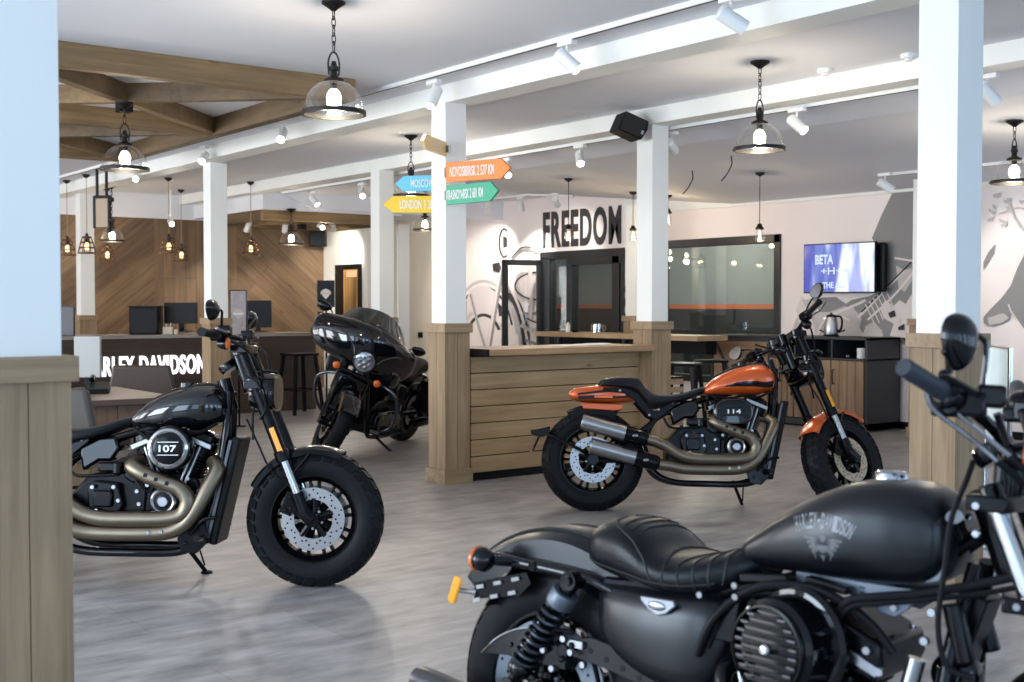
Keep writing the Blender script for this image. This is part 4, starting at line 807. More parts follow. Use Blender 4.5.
def wheel(parent, name, c, R, w, rimR, discs, M_, M_tyre_blocks=30, spoke=9, tread='block', disc_mat=None, disc_r=.15, rim_mat=None, spoke_mat=None, tyre=None, discy=.075, wire=False):
    c = Vector(c); h = R-rimR
    rim_mat = rim_mat or M['black_satin']; tyre = tyre or M['rubber']
    # rim + spokes
    mb = MB(M_); rw = w*.42
    mb.lathe([(rimR+.004, -rw), (rimR-.006, -rw), (rimR-.012, -rw+.012), (rimR-.03, -rw*.45), (rimR-.03, rw*.45), (rimR-.012, rw-.012), (rimR-.006, rw), (rimR+.004, rw), (rimR+.004, -rw)], c, (0, 1, 0), 56)
    for i in range(spoke):
        a = 2*PI*i/spoke+.2; 
        if wire:
            for da, y0 in ((.15, .05), (-.15, -.05)):
                p0 = c+Vector((.045*math.cos(a+da*3), y0, .045*math.sin(a+da*3))); p1 = c+Vector(((rimR-.02)*math.cos(a), 0, (rimR-.02)*math.sin(a))); mb.cyl(p0, p1, .003, n=6)
        else:
            for da in (-.13, .13):
                u_ = Vector((math.cos(a+da*.5), 0, math.sin(a+da*.5))); u2 = Vector((math.cos(a+da), 0, math.sin(a+da)))
                p0 = c+u_*.045; p1 = c+u2*(rimR-.022); mb.tube([p0, p1], (.014, .009), 8, 1)
    wh = mb.build(name, rim_mat, parent)
    mb = MB(M_); mb.lathe([(0, -.085), (.02, -.085), (.022, -.07), (.05, -.06), (.055, -.03), (.04, 0), (.055, .03), (.05, .06), (.022, .07), (.02, .085), (0, .085)], c, (0, 1, 0), 28); mb.build('hub', M['black_metal'], wh)
    mb = MB(M_); mb.lathe([(0, -.125), (.012, -.125), (.019, -.12), (.021, -.085), (.0, -.085)], c, (0, 1, 0), 20); mb.lathe([(0, .125), (.012, .125), (.019, .12), (.021, .085), (.0, .085)], c, (0, 1, 0), 20); mb.build('axle_nut', M['alu'], wh)
    # tyre
    prof = [(rimR-.004, -.40), (rimR+.012, -.455), (rimR+h*.3, -.495), (rimR+h*.58, -.5), (rimR+h*.80, -.455), (rimR+h*.93, -.34), (R-.002, -.17), (R, 0)]
    prof = prof+[(r, -y) for r, y in reversed(prof[:-1])]
    mb = MB(M_); mb.lathe([(r, y*w) for r, y in prof], c, (0, 1, 0), 72)
    half = [(R, 0), (R-.002, .17), (rimR+h*.93, .34), (rimR+h*.80, .455), (rimR+h*.58, .5)]
    def surf(th, t, off=0):  # t in -1..1 from the crown to the shoulder
        q = min(3.999, abs(t)*4*.86); i = int(q); f_ = q-i; r = half[i][0]*(1-f_)+half[i+1][0]*f_; y = (half[i][1]*(1-f_)+half[i+1][1]*f_)*w
        no = min(1, abs(t)**2); r += off*(1-no*.6); y += off*no; y = y if t > 0 else -y
        return c+Vector((r*math.cos(th), y, r*math.sin(th)))
    N_ = M_tyre_blocks
    if tread == 'block':
        for s_ in (-1, 1):
            for i in range(N_):
                th = 2*PI*i/N_+(0 if s_ < 0 else PI/N_); d_ = 2*PI/N_
                for (t0, t1, f0, f1, sk) in ((.10, .50, .04, .74, .30), (.56, 1.12, .16, .82, .35)):
                    vs = []
                    for off in (-.004, .0095):
                        for tt, sk2 in ((t0, 0), (t1, sk)):
                            for ff in (f0, f1): vs.append(surf(th+d_*(ff+sk2), s_*tt, off))
                    mb.add(vs, [(0, 1, 3, 2), (4, 6, 7, 5), (0, 4, 5, 1), (2, 3, 7, 6), (0, 2, 6, 4), (1, 5, 7, 3)])
    else:
        for s_ in (-1, 1):
            for i in range(N_):
                th = 2*PI*i/N_+(0 if s_ < 0 else PI/N_); d_ = 2*PI/N_; vs = []
                for off in (-.004, .003):
                    for tt, sk2 in ((.12, 0), (.92, .5)):
                        for ff in (0, .70): vs.append(surf(th+d_*(ff+sk2), s_*tt, off))
                mb.add(vs, [(0, 1, 3, 2), (4, 6, 7, 5), (0, 4, 5, 1), (2, 3, 7, 6), (0, 2, 6, 4), (1, 5, 7, 3)])
    mb.build('tyre', tyre, wh, smooth=28)
    # brake discs
    for s_ in discs:
        mb = MB(M_); y0 = s_*discy; ri = disc_r*.62
        mb.lathe([(ri, y0-.0025), (disc_r, y0-.0025), (disc_r, y0+.0025), (ri, y0+.0025), (ri, y0-.0025)], c, (0, 1, 0), 60)
        mb.mi = 1
        for i in range(40):
            a = 2*PI*i/40; rr_ = ri+(disc_r-ri)*(.25, .55, .82, .4)[i % 4]; p = c+Vector((rr_*math.cos(a), y0+s_*.0022, rr_*math.sin(a))); mb.cyl(p, p+Vector((0, s_*.0012, 0)), .0048, n=8)
        for i in range(5):
            a = 2*PI*i/5+.3; u_ = Vector((math.cos(a), 0, math.sin(a)))
            mb.mi = 1; mb.tube([c+u_*.035+Vector((0, y0, 0)), c+u_*(ri+.006)+Vector((0, y0, 0))], (.016, .011), 8, 1, 1)
            mb.mi = 0; p = c+u_*(ri+.012)+Vector((0, y0, 0)); mb.cyl(p-Vector((0, .006, 0)), p+Vector((0, .006, 0)), .010, n=12)
            p = c+Vector((.045*math.cos(a+.6), y0, .045*math.sin(a+.6))); mb.cyl(p, p+Vector((0, s_*.01, 0)), .006, n=8)
        mb.build('brake_disc', [disc_mat or M['steel'], M['black_metal']], wh)
    return wh
def fender(mb, c, R, a0, a1, w, skirt=.05, th=.004, n=22, crown=.012, taper=0, e=3):
    """arched mudguard; angles in degrees from +x, counter-clockwise seen from the right (towards +z)"""
    c = Vector(c); R_ = []
    for i in range(n+1):
        f_ = i/n; a = math.radians(a0+(a1-a0)*f_); ww = w*(1-taper*f_)/2; u_ = Vector((math.cos(a), 0, math.sin(a))); out = []; inn = []
        K = 9
        for j in range(K):
            t = -1+2*j/(K-1); out.append((ww*t, R+crown*(1-t*t)-(.006 if abs(t) > .95 else 0)))
        pts = [(-ww-.001, R-skirt)]+out+[(ww+.001, R-skirt)]
        ip = [(ww-th, R-skirt)]+[(y*(1-th/ww), r-th) for y, r in reversed(out)]+[(-ww+th, R-skirt)]
        R_.append([c+u_*r+Vector((0, y, 0)) for y, r in pts+ip])
    mb.rings(R_); return mb
def bolts(mb, pts, ax, r=.008, h=.006):
    ax = Vector(ax).normalized()
    for p in pts: p = Vector(p); mb.cyl(p-ax*.002, p+ax*h, r, r*.85, 10)
def cylinder_unit(parent, base, d, r=.062, fins=9, pitch=.0165, start=.13, mats=None, head=.33, cover=None):
    """finned barrel and head from crank centre `base` along unit d"""
    base = Vector(base); d = Vector(d).normalized(); side = Vector((0, 1, 0)); f_ = side.cross(d)
    Rm = Matrix((f_, side, d)).transposed()
    mb = MB(); mb.cyl(base+d*(start-.03), base+d*(start+fins*pitch), r*.85, n=20)
    for i in range(fins):
        p = base+d*(start+i*pitch); pl = [(a, b) for a, b in rr(r*1.28, r*1.36, 20, 3.2)]; mb.prism(pl, p, f_, side, d*.0055)
    o = mb.build('cylinder', mats[0], parent)
    h0 = start+fins*pitch; mb = MB(); mb.prism(rr(r*1.15, r*1.45, 20, 4), base+d*h0, f_, side, d*.05)
    for i in range(4): mb.prism(rr(r*1.32, r*1.55, 20, 4), base+d*(h0+.004+i*.0135), f_, side, d*.005)
    mb.build('cylinder_head', mats[0], o)
    h1 = h0+.055; mb = MB(); R_ = [[base+d*(h1+z)+f_*a*s1+side*b*s2 for a, b in rr(r*1.32, r*1.62, 24, 3.5)] for z, s1, s2 in ((0, 1, 1), (.022, 1, 1), (.026, .93, .95), (.05, .86, .9), (.062, .66, .74), (.066, .4, .5))]
    mb.rings(R_); bolts(mb, [base+d*(h1+.022)+f_*a*r*1.16+side*b*r*1.42 for a in (-1, 1) for b in (-1, 1)], d)
    mb.build('rocker_cover', mats[1], o)
    return o
def lever(mb, root, tip, r=.006):
    root = Vector(root); tip = Vector(tip); mid = (root+tip)/2+Vector((.015, 0, -.006)); mb.tube([root, root*.75+tip*.25+Vector((.012, 0, 0)), mid, tip], (r, r*.8), 8); mb.ell(tip, r*1.35, 10, 8)
def mirror_part(parent, stem, c, nrm, w=.085, h=.058, mat_=None, Mx=None):
    """teardrop mirror: stem points, shell centre, direction the glass faces"""
    nrm = Vector(nrm).normalized(); u, v = frame(nrm)
    mb = MB(Mx); mb.tube(stem, .006, 8); o = mb.build('mirror', mat_ or M['black_gloss'], parent)
    mb = MB(Mx); c = Vector(c); R_ = []
    sh = []
    for i in range(24):
        t = 2*PI*i/24; k = 1+.30*math.sin(t); sh.append((w*math.cos(t)*k, h*math.sin(t)))
    for z, s_ in ((.008, .97), (.0, 1), (-.012, .93), (-.024, .72), (-.032, .40), (-.034, .1)): R_.append([c+u*a*s_+v*b*s_+nrm*z for a, b in sh])
    mb.rings(R_); mb.build('mirror_shell', mat_ or M['black_gloss'], o)
    mb = MB(Mx); mb.rings([[c+u*a*.9+v*b*.9+nrm*z for a, b in sh] for z in (.0075, .0092)]); mb.build('mirror_glass', M['chrome'], o)
def turn_signal(parent, c, ax, r=.03, Mx=None, base=None):
    mb = MB(Mx); ax = Vector(ax).normalized(); c = Vector(c)
    mb.lathe([(0, -.038), (r*.5, -.034), (r*.85, -.02), (r, 0), (r, .008), (0, .008)], c, ax, 20)
    if base is not None: mb.tube([base, c-ax*.02], .008, 8)
    o = mb.build('turn_signal', M['black_gloss'], parent)
    MB(Mx).lathe([(r*.96, .006), (r*.92, .016), (r*.6, .024), (0, .027)], c, ax, 20).build('lens', M['orange_lens'], o)

FB_HEAD = (1.24, 0, 1.10); FB_AX = (-.40, 0, .917)
def fat_bob(root, paint, steer, round_cover, number, tail_paint, disc):
    G = M['black_gloss']; B = M['black_satin']; MT = M['black_metal']; S = Matrix.Translation((.035 if steer else 0, 0, 0)) @ steer_matrix(FB_HEAD, FB_AX, steer); I = None; S0 = S
    HB = S @ Matrix.Translation((1.26, 0, 1.18-(.05 if steer else 0))) @ Matrix.Rotation(math.radians(-11 if steer else 0), 4, 'X') @ Matrix.Translation((-1.26, 0, -1.18))
    # wheels
    wheel(root, 'rear_wheel', (0, 0, .329), .329, .18, .215, (-1,), I, 34, disc_mat=M['steel'], discy=.085)
    wheel(root, 'front_wheel', (1.615, 0, .323), .323, .155, .208, (-1, 1), S, 32, disc_mat=disc, discy=.070)
    # fork
    def fp(z): t = (z-.323)/(1.155-.323); return 1.592+(1.262-1.592)*t
    for s_ in (-1, 1):
        y = s_*.105; mb = MB(S); mb.cyl((fp(.60), y, .60), (fp(1.15), y, 1.15), .029); mb.lathe([(.031, 0), (.036, .006), (.036, .05), (.031, .056)], (fp(.60), y, .60), (fp(1)-fp(.6), 0, .4), 20)
        leg = mb.build('fork_leg', B, root)
        mb = MB(S); mb.cyl((fp(.43), y, .43), (fp(.62), y, .62), .0215); mb.build('stanchion', M['chrome'], leg)
        mb = MB(S); mb.tube([(fp(.45), y, .45), (fp(.36), y, .36), (1.615, y, .323)], (.031, .034), 14, 4); mb.cyl((1.615, y-.022, .323), (1.615, y+.022, .323), .034); mb.build('axle_clamp', B, leg)
        mb = MB(S); 
        p = Vector((fp(.70)-.012, y-.030*1 if s_ < 0 else y+.030, .70)); dz = (Vector((fp(.76), 0, .76))-Vector((fp(.64), 0, .64))); mb.prism([(-.012, 0), (.012, 0), (.012, dz.length), (-.012, dz.length)], (fp(.64)+.004, y+s_*.0285, .64), Vector((dz.z, 0, -dz.x)).normalized(), dz.normalized(), Vector((0, s_*.004, 0))); mb.build('reflector', M['orange_refl'], leg)
        mb = MB(S); mb.box((fp(.36)-.075, s_*.078, .40), (.06, .035, .11), Matrix.Rotation(.35, 3, 'Y')); mb.box((fp(.36)-.04, s_*.09, .37), (.07, .02, .03)); bolts(mb, [(fp(.36)-.09, s_*.097, .37), (fp(.36)-.065, s_*.097, .43)], (0, s_, 0), .010); mb.build('brake_caliper', B, leg, bevel=.008)
    mb = MB(S)
    for z in (.965, 1.135):
        x = fp(z); mb.prism([(x-.045, -.15), (x+.035, -.15), (x+.05, -.05), (x+.05, .05), (x+.035, .15), (x-.045, .15)], (0, 0, z-.02), (1, 0, 0), (0, 1, 0), (0, 0, .038))
        for s_ in (-1, 1): mb.cyl((x, s_*.105, z-.03), (x-.01, s_*.105, z+.03), .042)
    mb.cyl((fp(.95)-.05, 0, .93), (fp(1.15)-.05, 0, 1.16), .03); mb.build('triple_clamp', G, root, bevel=.003)
    # front fender
    mb = MB(S); fender(mb, (1.615, 0, .323), .338, 66 if round_cover else 58, 152, .168, .03, taper=0); mb.build('front_fender', B if round_cover else paint, root)
    mb = MB(S)
    for s_ in (-1, 1): mb.tube([(fp(.52), s_*.105, .52), (1.50, s_*.09, .62), (1.46, s_*.088, .63)], .008, 8); mb.tube([(fp(.52), s_*.1, .53), (1.60, s_*.09, .64)], .007, 8)
    mb.build('fender_bracket', MT, root)
    # headlamp nacelle (rounded rectangle)
    mb = MB(S); R_ = []
    for x, w_, h_ in ((1.295, .05, .05), (1.31, .105, .075), (1.36, .13, .09), (1.405, .135, .095), (1.425, .13, .09)): R_.append([(x, a, .925+b) for a, b in rr(w_, h_, 24, 3.2)])
    mb.rings(R_); mb.tube([(1.30, -.10, 1.02), (1.40, -.13, 1.03), (1.45, -.12, 1.02)], .008); o = mb.build('headlamp', G, root)
    mb = MB(S); mb.rings([[(x, a, .925+b) for a, b in rr(w_, h_, 24, 3.2)] for x, w_, h_ in ((1.422, .12, .08), (1.432, .116, .076))]); mb.build('headlamp_glass', M['lamp_glass'], o)
    mb = MB(S); 
    for s_ in (-1, 1): mb.tube([(1.30, s_*.12, 1.0), (1.36, s_*.16, .97), (1.40, s_*.15, .86), (1.37, s_*.13, .80)], .006)
    mb.build('cable', M['black_plastic'], root)
    # handlebar
    bar = [(1.17, -.42, 1.20), (1.185, -.30, 1.195), (1.235, -.19, 1.19), (1.26, -.10, 1.185), (1.262, 0, 1.185), (1.26, .10, 1.185), (1.235, .19, 1.19), (1.185, .30, 1.195), (1.17, .42, 1.20)]
    mb = MB(HB); mb.tube(bar, .0135, 12)
    for y in (-.05, .05): mb.cyl((1.255, y, 1.12), (1.262, y, 1.20), .022)
    mb.build('handlebar', B, root)
    for s_ in (-1, 1):
        mb = MB(HB); mb.cyl((1.168, s_*.425, 1.20), (1.187, s_*.30, 1.195), .0185); mb.cyl((1.166, s_*.435, 1.20), (1.168, s_*.42, 1.20), .021); g = mb.build('grip', M['rubber'], root)
        mb = MB(HB); mb.box((1.193, s_*.27, 1.193), (.055, .06, .055), Matrix.Rotation(-s_*.12, 3, 'Z')); mb.box((1.225, s_*.245, 1.215), (.06, .07, .045)); mb.build('switch_housing', B, g, bevel=.008)
        mb = MB(HB); lever(mb, (1.245, s_*.25, 1.205), (1.235, s_*.43, 1.215)); mb.build('lever', M['alu'] if s_ < 0 else B, g)
        turn_signal(root, (1.225, s_*.235, 1.155), (.6, 0, 0) if s_ < 0 else (1, 0, 0), .03, HB, (1.235, s_*.23, 1.19))
        dz = 0
        mirror_part(root, [(1.215, s_*.26, 1.23), (1.225, s_*.30, 1.27-dz*.5), (1.235, s_*.345, 1.30-dz), (1.225, s_*.385, 1.305-dz)], (1.205, s_*.41, 1.30-dz), (-.99, -s_*.10, .02), .060, .048, G, HB)
    # cables
    mb = MB(S); mb.tube([(1.22, -.25, 1.18), (1.32, -.18, 1.12), (1.38, -.12, 1.0), (1.33, -.09, .85), (1.33, -.10, .70)], .006); mb.tube([(1.22, .25, 1.18), (1.33, .18, 1.12), (1.36, .12, 1.0), (1.30, .08, .86)], .006); mb.tube([(1.30, -.1, .8), (1.36, -.12, .68), (1.42, -.115, .56), (1.52, -.10, .47)], .005); mb.build('cable', M['black_plastic'], root)
    # frame
    mb = MB(); 
    for s_ in (-1, 1):
        mb.tube([(1.20, s_*.035, .93), (1.19, s_*.07, .70), (1.12, s_*.11, .30), (1.02, s_*.13, .185), (.75, s_*.14, .175), (.50, s_*.13, .19), (.38, s_*.11, .27), (.33, s_*.09, .42)], .021, 12)
        mb.tube([(1.20, s_*.03, .88), (1.0, s_*.05, .79), (.70, s_*.07, .72), (.42, s_*.09, .60), (.34, s_*.09, .45)], .018, 10)
        mb.tube([(.36, s_*.10, .33), (.2, s_*.125, .33), (0, s_*.12, .329)], .024, 10); mb.tube([(.40, s_*.09, .58), (.25, s_*.12, .47), (0, s_*.12, .335)], .017, 10)
    mb.cyl((1.205, 0, .84), (1.165, 0, .99), .034); mb.build('frame', G, root)
    # fender strut + seat + tail
    mb = MB()
    for s_ in (-1, 1): mb.prism([(.06, .775), (.20, .765), (.27, .715), (.36, .61), (.42, .585), (.56, .70), (.53, .72), (.41, .645), (.375, .66), (.30, .76), (.22, .80), (.07, .80)], (0, s_*.098, 0), (1, 0, 0), (0, 0, 1), (0, s_*.016, 0))
    mb.mi = 1; bolts(mb, [(.37, -.114, .62), (.52, -.114, .70), (.18, -.114, .78), (.43, -.114, .655)], (0, -1, 0), .010)
    mb.build('fender_strut', [B, M['alu']], root, bevel=.004)
    mb = MB(); loft_x(mb, [(-.155, .745, .775, .075, 2.5), (-.12, .715, .80, .095, 3), (-.02, .705, .815, .10, 3.2), (.10, .70, .825, .10, 3.2), (.22, .70, .815, .095, 3), (.30, .71, .78, .085, 2.6)], 24, 4)
    fo = mb.build('rear_fender', tail_paint, root)
    mb = MB(); fender(mb, (0, 0, .329), .352, 62, 118, .17, .05); mb.build('inner_guard', M['black_plastic'], fo)
    mb = MB()
    for s_ in (-1, 1): mb.prism([(-.10, .742), (.02, .75), (.16, .742), (.25, .752), (.25, .735), (.15, .728), (-.09, .722)], (0, s_*.096, 0), (1, 0, 0), (0, 0, 1), (0, s_*.012, 0)); mb.prism([(-.10, .762), (.06, .784), (.20, .790), (.22, .782), (.08, .770), (-.10, .750)], (0, s_*.095, 0), (1, 0, 0), (0, 0, 1), (0, s_*.010, 0))
    mb.build('side_trim', G, fo, smooth=0, bevel=.002)
    mb = MB()
    for s_ in (-1, 1): mb.prism([(.01, .733), (.13, .731), (.13, .746), (.01, .747)], (0, s_*.108, 0), (1, 0, 0), (0, 0, 1), (0, s_*.004, 0))
    mb.build('side_marker', M['orange_lens'], fo, smooth=0)
    mb = MB()
    for s_ in (-1, 1): mb.prism([(-.06, .66), (.14, .648), (.19, .655), (.20, .69), (-.08, .698)], (0, s_*.082, 0), (1, 0, 0), (0, 0, 1), (0, s_*.02, 0))
    mb.build('lower_panel', tail_paint, fo, smooth=0, bevel=.006)
    # seat
    mb = MB(); loft_x(mb, [(.035, .80, .835, .06, 2.6), (.07, .80, .862, .10, 3), (.18, .795, .875, .115, 3.2), (.28, .775, .872, .12, 3.2), (.315, .745, .855, .13, 3), (.345, .70, .81, .14, 2.8), (.40, .665, .765, .155, 2.8), (.50, .685, .758, .16, 2.8), (.60, .715, .772, .135, 2.8), (.68, .745, .80, .10, 2.6), (.735, .765, .812, .07, 2.4)], 26, 4); st = mb.build('seat', M['leather'], root)
    mb = MB(); 
    for s_ in (-1, 1): mb.tube([(.07, s_*.100, .835), (.18, s_*.116, .835), (.29, s_*.122, .82), (.35, s_*.142, .745), (.42, s_*.156, .705), (.52, s_*.158, .712), (.64, s_*.118, .745), (.72, s_*.075, .785)], .0035, 6)
    mb.build('piping', M['black_plastic'], st)
    # tank
    mb = MB(); loft_x(mb, [(.705, .757, .780, .025, 2.2), (.74, .752, .815, .07, 2.3), (.80, .750, .868, .105, 2.4), (.88, .748, .912, .128, 2.5), (.97, .748, .944, .142, 2.5), (1.06, .752, .962, .145, 2.5), (1.13, .765, .958, .135, 2.5), (1.18, .785, .925, .11, 2.4), (1.20, .82, .885, .07, 2.2)], 32, 5); tk = mb.build('fuel_tank', paint, root)
    mb = MB(); loft_x(mb, [(.80, .86, .883, .015, 2.5), (.86, .88, .915, .03, 2.5), (.97, .92, .957, .037, 2.5), (1.08, .94, .975, .037, 2.5), (1.16, .92, .965, .03, 2.5)], 16, 3); mb.cyl((.99, -.0, .95), (.99, 0, .972), .034); mb.build('tank_console', G, tk)
    if not round_cover:   # dark swoosh stripe down the flank
        bvh = BVHTree.FromPolygons([v.co for v in tk.data.vertices], [tuple(p.vertices) for p in tk.data.polygons]); mb = MB(); top = [(.86, .81), (.95, .836), (1.05, .842), (1.13, .836), (1.19, .85)]; bot = [(.86, .806), (.95, .806), (1.05, .806), (1.13, .80), (1.185, .81)]
        T_ = spline([(a, 0, b) for a, b in top], 5); B_ = spline([(a, 0, b) for a, b in bot], 5)
        for s_ in (-1, 1):
            rows = []
            for a, b in zip(T_, B_):
                row = []
                for k in range(5):
                    p = a.lerp(b, k/4); hit = bvh.ray_cast(Vector((p.x, s_*.5, p.z)), Vector((0, -s_, 0)))[0]
                    row.append((hit+Vector((0, s_*.0012, 0))) if hit else Vector((p.x, s_*.06, p.z)))
                rows.append(row)
            n0 = len(mb.v); mb.add([q for r_ in rows for q in r_], [(i*5+j, i*5+j+1, (i+1)*5+j+1, (i+1)*5+j) for i in range(len(rows)-1) for j in range(4)])
        mb.build('tank_stripe', G, tk)
    # speedometer pod
    mb = MB(S); mb.lathe([(0, 0), (.045, 0), (.05, .03), (.046, .04), (0, .042)], (1.20, 0, 1.035), (-.55, 0, .8), 24); mb.build('speedometer', G, root)
    # engine
    cr = (.945, 0, .40)
    mb = MB(); mb.prism([(.80, .32), (.84, .26), (1.02, .25), (1.10, .31), (1.12, .42), (1.07, .52), (.98, .55), (.86, .54), (.80, .47)], (0, -.115, 0), (1, 0, 0), (0, 0, 1), (0, .23, 0)); mb.prism([(.48, .28), (.62, .235), (.82, .25), (.84, .50), (.72, .56), (.56, .54), (.47, .44)], (0, -.125, 0), (1, 0, 0), (0, 0, 1), (0, .25, 0))
    en = mb.build('engine', MT, root, bevel=.012)
    for k in (-1, 1):
        d_ = Vector((math.sin(math.radians(22.5))*k, 0, math.cos(math.radians(22.5)))); cylinder_unit(en, cr, d_, .062, 8, .0155, .13, [MT, M['black_satin']])
        mb = MB(); p0 = Vector(cr)+Vector((k*.035, -.115, .07)); p1 = Vector(cr)+d_*.30+Vector((-.01*k, -.085, 0)); mb.cyl(p0, p1, .009); mb.cyl(p0+Vector((k*.022, 0, 0)), p1+Vector((k*.03, 0, 0)), .009); mb.lathe([(.012, -.008), (.015, 0), (.012, .012)], p0, p1-p0, 12); mb.build('pushrod_tube', M['alu'], en)
        mb = MB(); q = Vector(cr)+d_*.32; u_ = Vector((d_.z, 0, -d_.x)); mb.prism([(-.075, -.014), (.075, -.014), (.072, .010), (-.072, .010)], q+Vector((0, -.118, 0)), u_, d_, (0, .014, 0)); mb.build('polished_edge', M['alu'], en, smooth=0, bevel=.003)
    mb = MB(); mb.lathe([(0, .05), (.02, .05), (.03, .045), (.042, .046), (.046, .04), (.066, .034), (.074, .02), (.076, 0)], (.925, -.125, .415), (0, -1, 0), 32); o = mb.build('timing_cover', MT, en)
    mb = MB(); mb.lathe([(.044, .046), (.052, .05), (.060, .044)], (.925, -.125, .415), (0, -1, 0), 32); mb.lathe([(0, .054), (.022, .054), (.026, .05)], (.925, -.125, .415), (0, -1, 0), 20); mb.build('trim_ring', M['alu'], o)
    mb = MB(); mb.prism([(.575, .355), (.71, .355), (.735, .39), (.715, .50), (.60, .515), (.565, .47)], (0, -.135, 0), (1, 0, 0), (0, 0, 1), (0, -.03, 0)); mb.prism([(.60, .39), (.69, .39), (.69, .47), (.60, .47)], (0, -.165, 0), (1, 0, 0), (0, 0, 1), (0, -.022, 0)); mb.prism([(.73, .53), (.77, .50), (.83, .51), (.84, .56), (.76, .59)], (0, -.11, 0), (1, 0, 0), (0, 0, 1), (0, -.04, 0)); mb.box((.66, -.12, .575), (.10, .06, .045)); mb.cyl((.70, -.13, .60), (.70, -.13, .54), .028); mb.build('gearbox_cover', M['black_satin'], en, bevel=.009)
    mb = MB(); bolts(mb, [(.60, -.187, .485), (.70, -.187, .485), (.62, -.187, .375), (.715, -.165, .42), (.575, -.165, .37), (.79, -.125, .46), (.80, -.125, .40), (.84, -.13, .49), (.86, -.13, .34), (1.03, -.13, .52), (1.08, -.12, .46), (1.09, -.12, .36), (.79, -.13, .60), (1.0, -.12, .30), (.70, -.14, .33)], (0, -1, 0), .011, .009); mb.build('bolts', M['alu'], en)
    mb = MB(); mb.prism([(.52, .55), (.60, .60), (.66, .60), (.70, .66), (.68, .72), (.60, .715), (.50, .665)], (0, -.105, 0), (1, 0, 0), (0, 0, 1), (0, .21, 0)); mb.build('oil_tank', G, root, bevel=.015)
    mb = MB(); mb.tube([(.46, -.13, .60), (.50, -.145, .54), (.60, -.145, .535), (.70, -.14, .54)], .008); mb.tube([(.75, -.12, .58), (.80, -.15, .50), (.86, -.15, .46), (.88, -.14, .52)], .006); mb.tube([(.76, -.10, .76), (.86, -.12, .70), (.95, -.13, .745), (1.08, -.12, .74), (1.16, -.09, .78)], .008); mb.tube([(.80, -.09, .745), (.9, -.11, .735), (1.02, -.11, .755)], .006); mb.build('hose', M['black_plastic'], root)
    # belt drive on the left
    mb = MB(); mb.lathe([(.09, -.012), (.10, -.012), (.10, .012), (.09, .012), (.09, -.012)], (0, .115, .329), (0, 1, 0), 40); mb.prism([(.0, .42), (.72, .50), (.72, .485), (0, .405)], (0, .105, 0), (1, 0, 0), (0, 0, 1), (0, .022, 0)); mb.prism([(.0, .245), (.72, .32), (.72, .335), (0, .26)], (0, .105, 0), (1, 0, 0), (0, 0, 1), (0, .022, 0)); mb.build('drive_belt', M['rubber'], root, smooth=0)
    mb = MB(); mb.prism([(.60, .30), (.68, .255), (1.0, .25), (1.08, .32), (1.08, .44), (.98, .50), (.66, .50), (.60, .42)], (0, .125, 0), (1, 0, 0), (0, 0, 1), (0, .075, 0)); mb.build('primary_cover', G, en, bevel=.02)
    # air cleaner
    A = Vector((.955, -.125, .665)) if round_cover else Vector((.905, -.125, .64))
    if round_cover:
        mb = MB(); mb.lathe([(.0, 0), (.105, 0), (.108, .02), (.108, .05), (.10, .066), (.086, .072), (.0, .072)], A, (0, -1, 0), 40); ac = mb.build('air_cleaner', G, root)
        mb = MB(); mb.lathe([(.092, .068), (.094, .080), (.082, .088), (.074, .080)], A, (0, -1, 0), 40); mb.build('trim_ring', M['chrome'], ac)
        mb = MB(); mb.lathe([(.074, .076), (.06, .080), (0, .082)], A, (0, -1, 0), 40); mb.build('cover_plate', M['black_satin'], ac)
        mb = MB(); text(mb, number, A+Vector((0, -.083, .0)), (1, 0, 0), (0, 0, 1), .082, .032, (0, -1, 0), .003, .02); 
        for z in (-.03, .03): mb.box(A+Vector((0, -.082, z)), (.10, .002, .003))
        mb.build('lettering', M['lamp_white'], ac, smooth=0)
    else:
        mb = MB(); R_ = [[A+Vector((a, -y, b)) for a, b in rr(w_, h_, 36, 2.6)] for y, w_, h_ in ((0, .125, .085), (.05, .13, .09), (.07, .128, .086), (.085, .11, .072), (.088, .05, .04))]; mb.rings(R_); ac = mb.build('air_cleaner', G, root)
        mb = MB(); mb.prism([(-.098, -.030), (.098, -.030), (.098, .030), (-.098, .030)], A+Vector((0, -.088, 0)), (1, 0, 0), (0, 0, 1), (0, -.004, 0)); mb.build('cover_plate', M['black_satin'], ac, smooth=0, bevel=.004)
        mb = MB(); text(mb, number, A+Vector((0, -.092, 0)), (1, 0, 0), (0, 0, 1), .085, .027, (0, -1, 0), .002, .02); mb.build('lettering', M['lamp_white'], ac, smooth=0)
        mb = MB(); mb.tube([A+Vector((a, -.083, b)) for a, b in rr(.116, .077, 37, 2.6)]+[A+Vector((.116, -.083, 0))], .003, 6, 1); mb.build('trim_ring', M['dark_alu'], ac)
    # exhaust
    y = -.175; mb = MB(); mb.tube([(.80, -.10, .60), (.775, -.15, .585), (.80, -.178, .565), (.86, y-.01, .535), (.95, y-.01, .50), (1.01, y-.01, .475), (1.045, y-.01, .42), (1.02, y-.01, .358), (.94, y-.01, .338), (.80, y-.01, .336), (.66, y-.01, .338), (.56, y-.01, .360), (.48, y-.015, .41), (.40, y-.025, .445), (.34, y-.03, .46)], .037, 16, 6)
    ex = mb.build('exhaust_pipe', M['bronze'], root)
    mb = MB(); mb.tube([(1.14, -.09, .60), (1.17, -.13, .56), (1.13, -.16, .47), (1.07, y, .36), (1.02, y, .305), (.94, y, .274), (.80, y, .268), (.60, y, .272), (.50, y-.01, .29), (.42, y-.02, .30)], .037, 16, 6); mb.build('exhaust_pipe', M['bronze'], root)
    mb = MB(); bolts(mb, [(.93, y-.037, .280), (.87, y-.037, .276)], (0, -1, 0), .010, .006); mb.build('clamp_bolt', M['alu'], ex)
    mb = MB()
